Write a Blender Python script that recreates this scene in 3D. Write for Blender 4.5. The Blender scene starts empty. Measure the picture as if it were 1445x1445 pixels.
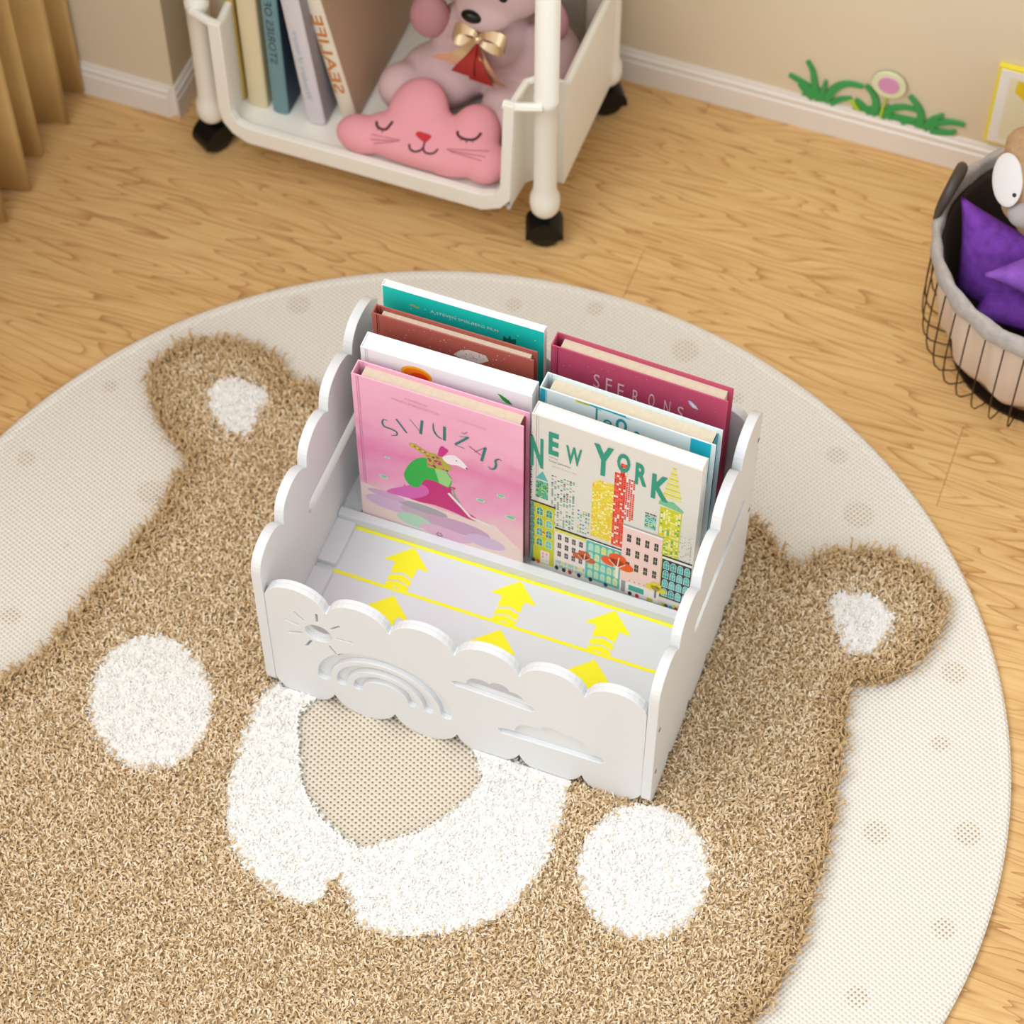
import bpy, bmesh, math, random
import numpy as np
from mathutils import Vector, Matrix, Euler
from mathutils.bvhtree import BVHTree
random.seed(7); rng = np.random.default_rng(7)
S = bpy.context.scene
R = math.radians

# ------------------------------------------------------------ camera
cd = bpy.data.cameras.new('camera'); cam = bpy.data.objects.new('camera', cd)
S.collection.objects.link(cam); S.camera = cam
cam.location = (0.5434, -1.204, 2.3962)
cam.rotation_euler = (R(90 - 56.166), 0, R(20.387))
cd.sensor_width = 36; cd.lens = 36 * 3700 / 1445
cd.clip_start = 0.05; cd.clip_end = 50
cd.dof.use_dof = True; cd.dof.focus_distance = 2.56; cd.dof.aperture_fstop = 5.0

# ------------------------------------------------------------ world + lights
w = bpy.data.worlds.new('world'); S.world = w; w.use_nodes = True
bg = w.node_tree.nodes['Background']
bg.inputs[0].default_value = (0.96, 0.98, 1.0, 1); bg.inputs[1].default_value = 0.92
def area(name, loc, target, size, power, col=(1, 1, 1)):
    l = bpy.data.lights.new(name, 'AREA'); l.energy = power; l.size = size; l.color = col
    o = bpy.data.objects.new(name, l); S.collection.objects.link(o); o.location = loc
    o.rotation_euler = (Vector(target) - Vector(loc)).to_track_quat('-Z', 'Y').to_euler(); return o
area('ceiling_light', (-1.15, -1.0, 2.5), (0, 0.1, 0), 2.2, 77, (0.95, 0.97, 1.0))
area('window_light', (0.9, -2.4, 1.9), (0.1, 0.2, 0.1), 1.5, 11, (0.96, 0.98, 1.0))
S.view_settings.view_transform = 'Standard'; S.view_settings.look = 'None'
S.view_settings.exposure = 0.0; S.view_settings.gamma = 1; S.view_settings.use_curve_mapping = False

# ------------------------------------------------------------ helpers
def lin(c):
    return tuple(((v / 255) / 12.92 if v <= 10 else (((v / 255) + .055) / 1.055) ** 2.4) for v in c)
MATS = {}
def mat(name, col, rough=.55, metal=0, noise=0, nscale=40, bump=0, bscale=300, spec=.4):
    if name in MATS: return MATS[name]
    m = bpy.data.materials.new(name); m.use_nodes = True; nt = m.node_tree; b = nt.nodes['Principled BSDF']
    c = lin(col); b.inputs['Base Color'].default_value = (*c, 1); b.inputs['Roughness'].default_value = rough
    b.inputs['Metallic'].default_value = metal; b.inputs['Specular IOR Level'].default_value = spec
    tc = nt.nodes.new('ShaderNodeTexCoord')
    if noise:
        n = nt.nodes.new('ShaderNodeTexNoise'); n.inputs['Scale'].default_value = nscale; n.inputs['Detail'].default_value = 4
        nt.links.new(tc.outputs['Object'], n.inputs['Vector'])
        r = nt.nodes.new('ShaderNodeValToRGB'); r.color_ramp.elements[0].position = .3; r.color_ramp.elements[1].position = .7
        r.color_ramp.elements[0].color = (*[v * (1 - noise) for v in c], 1); r.color_ramp.elements[1].color = (*[min(1, v * (1 + noise)) for v in c], 1)
        nt.links.new(n.outputs['Fac'], r.inputs['Fac']); nt.links.new(r.outputs['Color'], b.inputs['Base Color'])
    if bump:
        n = nt.nodes.new('ShaderNodeTexNoise'); n.inputs['Scale'].default_value = bscale; n.inputs['Detail'].default_value = 3
        nt.links.new(tc.outputs['Object'], n.inputs['Vector'])
        k = nt.nodes.new('ShaderNodeBump'); k.inputs['Strength'].default_value = bump; k.inputs['Distance'].default_value = .002
        nt.links.new(n.outputs['Fac'], k.inputs['Height']); nt.links.new(k.outputs['Normal'], b.inputs['Normal'])
    MATS[name] = m; return m
def off(p):
    v = Vector((0, 0, 0))
    while p is not None: v += p.location; p = p.parent
    return v
def link(name, me, mats, parent=None):
    o = bpy.data.objects.new(name, me); S.collection.objects.link(o); o.parent = parent
    if mats is not None:
        for m in (mats if isinstance(mats, (list, tuple)) else [mats]): me.materials.append(m)
    return o
def mk(name, V, F, mats, parent=None, mi=None, smooth=False, local=False):
    o_ = Vector((0, 0, 0)) if local else off(parent)
    me = bpy.data.meshes.new(name); me.from_pydata([tuple(Vector(v) - o_) for v in V], [], F); me.update()
    if mi is not None: me.polygons.foreach_set('material_index', mi)
    if smooth: me.polygons.foreach_set('use_smooth', [True] * len(me.polygons))
    return link(name, me, mats, parent)
def empty(name, loc, label, cat, group=None, rz=0):
    o = bpy.data.objects.new(name, None); S.collection.objects.link(o); o.location = loc; o.rotation_euler = (0, 0, rz)
    o.empty_display_size = .05; tag(o, label, cat, group); return o
def tag(o, label, cat, group=None):
    o['label'] = label; o['category'] = cat
    if group: o['group'] = group
    return o
def struct(o): o['kind'] = 'structure'; return o
class MB:
    def __init__(s): s.V = []; s.F = []; s.M = []
    def add(s, V, F, m=0):
        n = len(s.V); s.V += [tuple(v) for v in V]; s.F += [tuple(i + n for i in f) for f in F]; s.M += [m] * len(F); return s
    def box(s, a, b, m=0, bev=0):
        bm = bmesh.new(); bmesh.ops.create_cube(bm, size=1)
        for v in bm.verts: v.co = Vector([(a[i] + b[i]) / 2 + v.co[i] * (b[i] - a[i]) for i in range(3)])
        if bev: bmesh.ops.bevel(bm, geom=list(bm.edges), offset=bev, segments=2, affect='EDGES', profile=.6)
        bm.verts.index_update(); s.add([v.co[:] for v in bm.verts], [[v.index for v in f.verts] for f in bm.faces], m); bm.free(); return s
    def tube(s, pts, r, n=8, m=0, closed=False, cap=True):
        P = [Vector(p) for p in pts]; k = len(P); rr = r if isinstance(r, (list, tuple)) else [r] * k; V = []; up = None
        for i, p in enumerate(P):
            t = (P[(i + 1) % k] - P[i - 1]) if closed else (P[min(i + 1, k - 1)] - P[max(i - 1, 0)])
            t.normalize()
            if up is None: up = Vector((0, 0, 1)) if abs(t.z) < .9 else Vector((1, 0, 0))
            u = t.cross(up)
            if u.length < 1e-6: u = t.orthogonal()
            u.normalize(); v = u.cross(t); up = v
            V += [p + (u * math.cos(a) + v * math.sin(a)) * rr[i] for a in [2 * math.pi * j / n for j in range(n)]]
        F = [(i * n + j, i * n + (j + 1) % n, ((i + 1) % k) * n + (j + 1) % n, ((i + 1) % k) * n + j) for i in range(k if closed else k - 1) for j in range(n)]
        if cap and not closed: F += [tuple(range(n - 1, -1, -1)), tuple(range((k - 1) * n, k * n))]
        return s.add(V, F, m)
    def lathe(s, prof, c, n=32, m=0):
        V = [(c[0] + r * math.cos(2 * math.pi * j / n), c[1] + r * math.sin(2 * math.pi * j / n), z) for r, z in prof for j in range(n)]
        F = [(i * n + j, i * n + (j + 1) % n, (i + 1) * n + (j + 1) % n, (i + 1) * n + j) for i in range(len(prof) - 1) for j in range(n)]
        return s.add(V, F, m)
    def ell(s, c, r, rot=(0, 0, 0), m=0):
        bm = bmesh.new(); bmesh.ops.create_icosphere(bm, subdivisions=4, radius=1)
        M = Matrix.Translation(c) @ Euler([R(a) for a in rot]).to_matrix().to_4x4() @ Matrix.Diagonal((*r, 1))
        bm.transform(M); bm.verts.index_update()
        s.add([v.co[:] for v in bm.verts], [[v.index for v in f.verts] for f in bm.faces], m); bm.free(); return s
    def build(s, name, mats, parent=None, smooth=False, local=False):
        return mk(name, s.V, s.F, mats, parent, s.M, smooth, local)
def baked(o):
    """evaluated copy of an object's mesh, then drop the source"""
    bpy.context.view_layer.update(); dg = bpy.context.evaluated_depsgraph_get()
    me = bpy.data.meshes.new_from_object(o.evaluated_get(dg)); bpy.data.objects.remove(o); return me
def blob(name, mb, voxel, smooth, m, parent, local=False):
    o = mb.build(name, None, None, local=True)
    r = o.modifiers.new('r', 'REMESH'); r.mode = 'VOXEL'; r.voxel_size = voxel
    if smooth:
        k = o.modifiers.new('s', 'SMOOTH'); k.iterations = smooth; k.factor = .5
    me = baked(o); d = Vector((0, 0, 0)) if local else off(parent)
    me.transform(Matrix.Translation(-d)); me.polygons.foreach_set('use_smooth', [True] * len(me.polygons)); me.name = name
    me.materials.clear(); return link(name, me, m, parent)
def arc(a, b, sag, n=10):
    """points of the circular arc from a to b bulging left of a->b by sag (b left out)"""
    a = Vector(a); b = Vector(b); d = b - a; L = d.length; nrm = Vector((-d.y, d.x)) / L
    if abs(sag) < 1e-6: return [tuple(a)]
    rad = (L * L / 4 + sag * sag) / (2 * sag); c = (a + b) / 2 + nrm * (sag - rad)
    a0 = math.atan2(a.y - c.y, a.x - c.x); a1 = math.atan2(b.y - c.y, b.x - c.x)
    if sag > 0:
        while a1 > a0: a1 -= 2 * math.pi
    else:
        while a1 < a0: a1 += 2 * math.pi
    rr = abs(rad); return [(c.x + rr * math.cos(a0 + (a1 - a0) * i / n), c.y + rr * math.sin(a0 + (a1 - a0) * i / n)) for i in range(n)]
def plate_mesh(loops, t, bev=0.0008):
    """2D outline + holes -> solid plate of thickness t centred on z=0 (curve fill)"""
    c = bpy.data.curves.new('c', 'CURVE'); c.dimensions = '2D'; c.fill_mode = 'BOTH'
    c.extrude = t / 2 - bev; c.bevel_depth = bev; c.bevel_resolution = 1; c.offset = -bev
    for L in loops:
        sp = c.splines.new('POLY'); sp.points.add(len(L) - 1); sp.use_cyclic_u = True
        for p, q in zip(sp.points, L): p.co = (q[0], q[1], 0, 1)
    o = bpy.data.objects.new('c', c); S.collection.objects.link(o); me = baked(o); bpy.data.curves.remove(c); return me
def me_data(me, M):
    V = [tuple(M @ v.co) for v in me.vertices]; F = [tuple(p.vertices) for p in me.polygons]; bpy.data.meshes.remove(me); return V, F
FRONT = lambda y: Matrix(((1, 0, 0, 0), (0, 0, -1, y), (0, 1, 0, 0), (0, 0, 0, 1)))      # (x,z) plate standing across, facing -y
SIDE = lambda x: Matrix(((0, 0, 1, x), (1, 0, 0, 0), (0, 1, 0, 0), (0, 0, 0, 1)))        # (y,z) plate standing along y
FLAT = lambda z: Matrix.Translation((0, 0, z))

_tc = {}
def text_polys(s, x0, z0, x1, z1, rot=0, shear=0, bold=0):
    c = bpy.data.curves.new('t', 'FONT'); c.body = s; c.size = 1; c.shear = shear; c.offset = bold; c.resolution_u = 3
    o = bpy.data.objects.new('t', c); S.collection.objects.link(o); me = baked(o)
    P = np.array([v.co[:2] for v in me.vertices]); mn = P.min(0); mx = P.max(0)
    P = (P - mn) / np.maximum(mx - mn, 1e-6) * [x1 - x0, z1 - z0]; h = np.array([(x1 - x0) / 2, (z1 - z0) / 2]); P -= h
    ca, sa = math.cos(R(rot)), math.sin(R(rot)); P = P @ np.array([[ca, sa], [-sa, ca]]) + h + [x0, z0]
    F = [tuple(p.vertices) for p in me.polygons]; bpy.data.meshes.remove(me); bpy.data.curves.remove(c); return P, F
class Print:
    """flat ink on a surface: polygons in plane coordinates, one mesh, one material per colour"""
    def __init__(s, inc=0): s.V = []; s.F = []; s.M = []; s.C = []; s.n = 0; s.inc = inc
    def ci(s, col):
        if col not in s.C: s.C.append(col)
        return s.C.index(col)
    def poly(s, pts, col, layer=None):
        s.n += 1; d = (layer if layer is not None else 1) * (.00001 if s.inc else .00004) + s.n * s.inc; k = len(s.V)
        s.V += [(p[0], p[1], d) for p in pts]; s.F.append(tuple(range(k, k + len(pts)))); s.M.append(s.ci(col)); return s
    def rect(s, x0, z0, x1, z1, col, layer=1): return s.poly([(x0, z0), (x1, z0), (x1, z1), (x0, z1)], col, layer)
    def disc(s, cx, cz, rx, rz, col, layer=1, n=18, a0=0, a1=360):
        return s.poly([(cx + rx * math.cos(R(a0 + (a1 - a0) * i / (n if a1 - a0 >= 360 else n - 1))), cz + rz * math.sin(R(a0 + (a1 - a0) * i / (n if a1 - a0 >= 360 else n - 1)))) for i in range(n)], col, layer)
    def line(s, pts, wd, col, layer=1):
        for a, b in zip(pts, pts[1:]):
            a = Vector(a); b = Vector(b); d = b - a
            if d.length < 1e-7: continue
            q = Vector((-d.y, d.x)).normalized() * wd / 2; s.poly([a - q, b - q, b + q, a + q], col, layer)
        return s
    def text(s, t, x0, z0, x1, z1, col, layer=6, **k):
        P, F = text_polys(t, x0, z0, x1, z1, **k); n = len(s.V)
        s.V += [(p[0], p[1], layer * .00004 + s.n * s.inc) for p in P]; s.F += [tuple(i + n for i in f) for f in F]; s.M += [s.ci(col)] * len(F); return s
    def build(s, name, M, parent, local=False, rough=.45):
        mats = [mat('ink_%d_%d_%d' % c, c, rough) for c in s.C]
        V = [M @ Vector(v) for v in s.V]; return mk(name, V, s.F, mats, parent, s.M, False, local)
def inpoly(P, poly):
    x, y = P[:, 0], P[:, 1]; r = np.zeros(len(P), bool); q = np.array(poly); n = len(q)
    for i in range(n):
        (x0, y0), (x1, y1) = q[i - 1], q[i]
        if y0 == y1: continue
        c = ((y0 > y) != (y1 > y)) & (x < (x1 - x0) * (y - y0) / (y1 - y0) + x0); r ^= c
    return r
def pdist(P, poly):
    q = np.array(poly); d = np.full(len(P), 9.)
    for i in range(len(q)):
        a, b = q[i - 1], q[i]; ab = b - a; t = np.clip(((P - a) @ ab) / (ab @ ab), 0, 1); d = np.minimum(d, np.hypot(*(P - a - t[:, None] * ab).T))
    return d
def spline(poly, n=4, closed=True):
    """Catmull-Rom through the points"""
    P = [np.array(p, float) for p in poly]; k = len(P); out = []
    for i in range(k if closed else k - 1):
        g = (lambda j: P[j % k]) if closed else (lambda j: P[min(max(j, 0), k - 1)])
        a, b, c, d = g(i - 1), g(i), g(i + 1), g(i + 2)
        for t in np.linspace(0, 1, n, endpoint=False):
            out.append(tuple(.5 * (2 * b + (c - a) * t + (2 * a - 5 * b + 4 * c - d) * t * t + (3 * b - a - 3 * c + d) * t ** 3)))
    if not closed: out.append(tuple(P[-1]))
    return out

# ------------------------------------------------------------ node materials for the setting
def nmath(nt, op, a, b=None, c=None):
    n = nt.nodes.new('ShaderNodeMath'); n.operation = op
    for i, v in enumerate((a, b, c)):
        if v is None: continue
        if isinstance(v, (int, float)): n.inputs[i].default_value = v
        else: nt.links.new(v, n.inputs[i])
    return n.outputs[0]
def mixc(nt, f, a, b, bt='MIX'):
    n = nt.nodes.new('ShaderNodeMix'); n.data_type = 'RGBA'; n.blend_type = bt
    for s_, v in ((n.inputs[0], f), (n.inputs[6], a), (n.inputs[7], b)):
        if isinstance(v, (int, float)): s_.default_value = v
        elif isinstance(v, tuple): s_.default_value = (*v, 1)
        else: nt.links.new(v, s_)
    return n.outputs[2]
def newmat(name, rough=.6, spec=.4):
    m = bpy.data.materials.new(name); m.use_nodes = True; nt = m.node_tree; b = nt.nodes['Principled BSDF']
    b.inputs['Roughness'].default_value = rough; b.inputs['Specular IOR Level'].default_value = spec; return m, nt, b
def floor_mat():
    m, nt, b = newmat('oak_floor', .42, .35); N = nt.nodes; L = nt.links
    tc = N.new('ShaderNodeTexCoord'); sp = N.new('ShaderNodeSeparateXYZ'); L.new(tc.outputs['Object'], sp.inputs[0])
    x, y = sp.outputs[0], sp.outputs[1]
    yy = nmath(nt, 'ADD', y, 10 - .770 + .1155 * 20); row = nmath(nt, 'FLOOR', nmath(nt, 'DIVIDE', yy, .1155))
    rr = N.new('ShaderNodeTexWhiteNoise'); rr.noise_dimensions = '1D'; L.new(row, rr.inputs['W'])
    # board ends: offset per row
    shift = nmath(nt, 'MULTIPLY', nmath(nt, 'MODULO', row, 3.0), .419)
    xs = nmath(nt, 'ADD', nmath(nt, 'ADD', x, 10 * 1.257), shift); bi = nmath(nt, 'DIVIDE', xs, 1.257); col = nmath(nt, 'FLOOR', bi)
    fx = nmath(nt, 'MULTIPLY', nmath(nt, 'FRACT', bi), 1.257); fy = nmath(nt, 'MULTIPLY', nmath(nt, 'FRACT', nmath(nt, 'DIVIDE', yy, .1155)), .1155)
    seam = nmath(nt, 'MAXIMUM', nmath(nt, 'MULTIPLY', nmath(nt, 'LESS_THAN', fx, .0011), .55), nmath(nt, 'MULTIPLY', nmath(nt, 'LESS_THAN', fy, .0009), .25))
    cv = N.new('ShaderNodeCombineXYZ'); L.new(nmath(nt, 'MULTIPLY', x, .75), cv.inputs[0]); L.new(nmath(nt, 'MULTIPLY', y, 6.0), cv.inputs[1])
    L.new(nmath(nt, 'ADD', nmath(nt, 'MULTIPLY', row, 3.7), nmath(nt, 'MULTIPLY', col, 7.3)), cv.inputs[2])
    n1 = N.new('ShaderNodeTexNoise'); n1.inputs['Scale'].default_value = 2.3; n1.inputs['Detail'].default_value = 3; n1.inputs['Roughness'].default_value = .45; n1.inputs['Distortion'].default_value = .35
    L.new(cv.outputs[0], n1.inputs['Vector'])
    rings = nmath(nt, 'FRACT', nmath(nt, 'MULTIPLY', n1.outputs['Fac'], 24.0))        # cathedral growth rings
    rg = nmath(nt, 'POWER', rings, 6.0)
    cv2 = N.new('ShaderNodeCombineXYZ'); L.new(nmath(nt, 'MULTIPLY', x, 5.0), cv2.inputs[0]); L.new(nmath(nt, 'MULTIPLY', y, 90.0), cv2.inputs[1]); L.new(row, cv2.inputs[2])
    n2 = N.new('ShaderNodeTexNoise'); n2.inputs['Scale'].default_value = 2.2; n2.inputs['Detail'].default_value = 5; n2.inputs['Distortion'].default_value = .6; L.new(cv2.outputs[0], n2.inputs['Vector'])
    n3 = N.new('ShaderNodeTexNoise'); n3.inputs['Scale'].default_value = 1.6; n3.inputs['Detail'].default_value = 2; L.new(cv.outputs[0], n3.inputs['Vector'])
    base = mixc(nt, n3.outputs['Fac'], lin((208, 164, 102)), lin((234, 198, 140)))
    fine = nmath(nt, 'MULTIPLY', nmath(nt, 'SUBTRACT', n2.outputs['Fac'], .42), 1.5)
    fine = nmath(nt, 'MAXIMUM', nmath(nt, 'MINIMUM', fine, .45), 0.0)
    c1 = mixc(nt, fine, base, lin((184, 126, 64))); c2 = mixc(nt, nmath(nt, 'MULTIPLY', rg, .8), c1, lin((160, 104, 52)))
    c3 = mixc(nt, nmath(nt, 'MULTIPLY', rr.outputs['Value'], .12), c2, lin((232, 186, 122))); c4 = mixc(nt, seam, c3, lin((120, 74, 36)))
    L.new(c4, b.inputs['Base Color']); return m
def weave_mat(name, spots=None, allspot=False, base=(241, 236, 226), cell=.0035):
    m, nt, b = newmat(name, .9, .15); N = nt.nodes; L = nt.links
    tc = N.new('ShaderNodeTexCoord'); sp = N.new('ShaderNodeSeparateXYZ'); L.new(tc.outputs['Object'], sp.inputs[0]); x, y = sp.outputs[0], sp.outputs[1]
    k = math.pi / cell
    u = nmath(nt, 'ADD', nmath(nt, 'MULTIPLY', x, .94), nmath(nt, 'MULTIPLY', y, .34)); v = nmath(nt, 'ADD', nmath(nt, 'MULTIPLY', y, .94), nmath(nt, 'MULTIPLY', x, -.34))
    s1 = nmath(nt, 'SINE', nmath(nt, 'MULTIPLY', u, k)); s2 = nmath(nt, 'SINE', nmath(nt, 'MULTIPLY', v, k * 1.15))
    pr = nmath(nt, 'MULTIPLY', s1, s2)                                              # checker of raised knots and gaps
    gap = nmath(nt, 'MAXIMUM', nmath(nt, 'MULTIPLY', pr, -1.0), 0.0)
    dot = nmath(nt, 'GREATER_THAN', gap, .55)
    nz = N.new('ShaderNodeTexNoise'); nz.inputs['Scale'].default_value = 260; L.new(tc.outputs['Object'], nz.inputs['Vector'])
    c = mixc(nt, nmath(nt, 'MULTIPLY', nz.outputs['Fac'], .25), lin(base), lin((206, 196, 180)))
    c = mixc(nt, nmath(nt, 'MULTIPLY', nmath(nt, 'POWER', gap, 1.5), .75), c, lin((196, 180, 156)))
    if allspot:
        c = mixc(nt, .45, c, lin((216, 198, 168))); c = mixc(nt, nmath(nt, 'MULTIPLY', dot, .85), c, lin((128, 98, 62)))
    if spots:
        mask = None
        for sx, sy, sr in spots:
            d = nmath(nt, 'SQRT', nmath(nt, 'ADD', nmath(nt, 'POWER', nmath(nt, 'SUBTRACT', x, sx), 2.0), nmath(nt, 'POWER', nmath(nt, 'SUBTRACT', y, sy), 2.0)))
            q = nmath(nt, 'MINIMUM', nmath(nt, 'MAXIMUM', nmath(nt, 'MULTIPLY', nmath(nt, 'SUBTRACT', sr, d), 220.0), 0.0), 1.0)
            mask = q if mask is None else nmath(nt, 'MAXIMUM', mask, q)
        c = mixc(nt, nmath(nt, 'MULTIPLY', mask, .12), c, lin((205, 184, 150)))
        c = mixc(nt, nmath(nt, 'MULTIPLY', nmath(nt, 'MULTIPLY', mask, dot), .75), c, lin((150, 122, 84)))
    L.new(c, b.inputs['Base Color'])
    bp = N.new('ShaderNodeBump'); bp.inputs['Strength'].default_value = .55; bp.inputs['Distance'].default_value = .0015; L.new(pr, bp.inputs['Height']); L.new(bp.outputs['Normal'], b.inputs['Normal'])
    return m
def pile_mat(name, ca, cb, cc):
    m, nt, b = newmat(name, .85, .2); a = nt.nodes.new('ShaderNodeAttribute'); a.attribute_name = 'tuft'
    r = nt.nodes.new('ShaderNodeValToRGB'); e = r.color_ramp.elements; e[0].color = (*lin(ca), 1); e[1].color = (*lin(cc), 1); k = e.new(.45); k.color = (*lin(cb), 1)
    nt.links.new(a.outputs['Fac'], r.inputs['Fac']); nt.links.new(r.outputs['Color'], b.inputs['Base Color']); return m

# ------------------------------------------------------------ room
WY, PX, PY, LX = .961, -.604, .708, -.86
wallm = mat('wall_paint', (222, 206, 178), .8, noise=.02, nscale=3, bump=.05, bscale=500)
trimm = mat('white_trim', (232, 224, 214), .45)
struct(MB().box((-.9, -3.2, -.05), (3.0, WY + .05, 0)).build('floor', floor_mat()))
struct(MB().box((PX - .05, WY, 0), (3.0, WY + .1, 1.5)).build('wall_back', wallm))
struct(MB().box((LX, PY, 0), (PX, WY + .1, 1.5)).build('wall_corner', wallm))
struct(MB().box((LX - .06, -3.2, 0), (LX, WY + .1, 1.5)).build('wall_left', wallm))
PROF = [(0, 0), (-.0075, 0), (-.0075, .033), (-.0055, .035), (-.0055, .0375), (-.0065, .039), (-.0065, .043), (-.004, .045), (-.004, .0475), (-.003, .05), (0, .05)]
def baseboard(name, a, b, nrm, ma=0, mb=0):
    """profile swept along a->b; mitred by ma / mb at the ends"""
    a = Vector(a); b = Vector(b); d = (b - a).normalized(); n = Vector(nrm); V = []
    for p, s in ((a, ma), (b, -mb)):
        V += [(p + n * (-q[0]) + d * (-s * -q[0]))[:2] + (q[1],) for q in PROF]
    k = len(PROF); F = [(i, (i + 1) % k, k + (i + 1) % k, k + i) for i in range(k)] + [tuple(range(k)), tuple(range(2 * k - 1, k - 1, -1))]
    V = [(v[0], v[1], v[2]) for v in V]
    return struct(mk(name, V, F, trimm))
baseboard('baseboard_back', (PX, WY, 0), (3.0, WY, 0), (0, -1, 0), ma=-1)
baseboard('baseboard_front', (LX, PY, 0), (PX, PY, 0), (0, -1, 0), mb=-1)
baseboard('baseboard_side', (PX, PY, 0), (PX, WY, 0), (1, 0, 0), ma=1, mb=1)

# ------------------------------------------------------------ curtain
def curtain():
    n = 150; V = []; rows = 12; F = []
    for j in range(rows + 1):
        z = .006 + (1.45) * j / rows
        for i in range(n + 1):
            t = i / n; y = .694 - .62 * t; ph = 2 * math.pi * t * 11.2
            a = .028 * (1 - .25 * j / rows); x = -.757 + a * (math.cos(ph) + .22 * math.cos(2 * ph + .6)) + .006 * math.sin(ph * .37) + .012 * t
            y += .009 * math.sin(ph + .5) * (1 + .2 * math.sin(ph * .31)); V.append((x, y, z))
    for j in range(rows):
        for i in range(n): a = j * (n + 1) + i; F.append((a, a + 1, a + n + 2, a + n + 1))
    o = mk('curtain_cloth', V, F, mat('mustard_curtain', (204, 168, 106), .75, noise=.04, nscale=30, bump=.12, bscale=900), None, smooth=True)
    sd = o.modifiers.new('s', 'SOLIDIFY'); sd.thickness = .0025; me = baked(o); me.polygons.foreach_set('use_smooth', [True] * len(me.polygons))
    c = link('curtain', me, None, None)
    return tag(c, 'mustard beige floor-length curtain hanging in soft folds at the left wall', 'curtain')
curtain()

# ------------------------------------------------------------ rug
RC, RR = (-.0067, .0148), .607
SPOTS = [(-.347,.482),(-.501,.299),(-.546,.176),(-.397,.183),(-.453,.087),(-.47,-.015),(.094,.574),(.298,.494),(.343,.426),(.493,.268),(.502,.181),(.468,.059),(.555,.09),(-.113,.569),(-.023,.596),(.17,.53),(-.25,.535),(.56,-.02),(.5,-.12)]
SR = [.016,.011,.013,.018,.006,.013,.018,.014,.019,.016,.012,.016,.016,.012,.012,.01,.01,.014,.014]
BODY = [(-.46,-.13),(-.416,-.053),(-.402,.012),(-.389,.083),(-.382,.118),(-.372,.157),(-.377,.2),(-.373,.232),(-.402,.25),(-.444,.291),(-.463,.321),(-.46,.352),(-.443,.381),(-.408,.398),(-.364,.403),(-.328,.389),(-.308,.371),(-.275,.373),(-.189,.38),(0,.386),(.17,.382),(.239,.372),(.274,.347),(.297,.326),(.317,.35),(.344,.37),(.377,.381),(.419,.378),(.449,.359),(.468,.329),(.464,.295),(.449,.251),(.422,.222),(.396,.213),(.401,.177),(.411,.134),(.416,.091),(.423,.049),(.428,.007),(.428,-.022),(.43,-.104),(.404,-.208),(.335,-.302),(.224,-.388),(.042,-.47),(-.163,-.502),(-.33,-.45),(-.42,-.356),(-.47,-.23)]
EARL = [(-.393,.325),(-.385,.346),(-.368,.356),(-.339,.352),(-.319,.341),(-.325,.321),(-.319,.287),(-.332,.282),(-.358,.287),(-.375,.299)]
EARR = [(.344,.296),(.35,.315),(.379,.326),(.4,.32),(.418,.304),(.413,.266),(.396,.251),(.378,.247),(.363,.271)]
CHL = [(-.222,-.041),(-.214,-.065),(-.214,-.089),(-.22,-.11),(-.232,-.126),(-.248,-.137),(-.268,-.14),(-.29,-.136),(-.31,-.125),(-.328,-.108),(-.342,-.086),(-.35,-.062),(-.351,-.038),(-.346,-.016),(-.334,.001),(-.317,.011),(-.296,.015),(-.274,.01),(-.253,-.002),(-.235,-.019)]
CHR = [(.325,-.046),(.329,-.069),(.327,-.092),(.318,-.113),(.304,-.129),(.286,-.139),(.266,-.143),(.245,-.14),(.226,-.13),(.21,-.113),(.199,-.093),(.194,-.07),(.196,-.046),(.205,-.025),(.219,-.008),(.238,.003),(.259,.007),(.28,.003),(.299,-.008),(.315,-.025)]
SNOUT = [(-.171,.004),(-.18,-.037),(-.173,-.09),(-.164,-.142),(-.133,-.189),(-.092,-.214),(-.051,-.222),(-.029,-.212),(-.027,-.182),(-.012,-.192),(.015,-.221),(.054,-.221),(.101,-.199),(.142,-.17),(.164,-.117),(.166,-.061),(.159,.001),(.131,.047),(.054,.064),(-.055,.06),(-.142,.036)]
NOSE = [(-.132,-.015),(-.121,-.05),(-.099,-.093),(-.068,-.123),(-.034,-.139),(-.01,-.143),(.015,-.121),(.043,-.099),(.064,-.065),(.072,-.038),(.066,-.014),(.022,.025),(-.044,.032),(-.103,.019)]
rug = empty('round_rug', (RC[0], RC[1], 0), 'round cream woven rug with a shaggy tan teddy bear face under the white book box', 'rug')
b_ = MB(); b_.lathe([(0, .0075), (RR - .012, .0075), (RR - .008, .0095), (RR - .003, .0095), (RR, .007), (RR, .002), (RR - .003, .0003), (0, .0003)], (*RC,), 180)
woven = b_.build('woven_base', weave_mat('cream_weave', [(x - RC[0], y - RC[1], r) for (x, y), r in zip(SPOTS, SR)]), rug)
NS = spline(NOSE, 3)
nose = mk('nose_patch', [(*p, .0084) for p in NS], [tuple(range(len(NS)))], weave_mat('nose_weave', None, True, cell=.0038), rug)
nose['label'] = 'flat dotted beige nose of the bear'
CASE = (-.172, .012, .238, .312)
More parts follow.
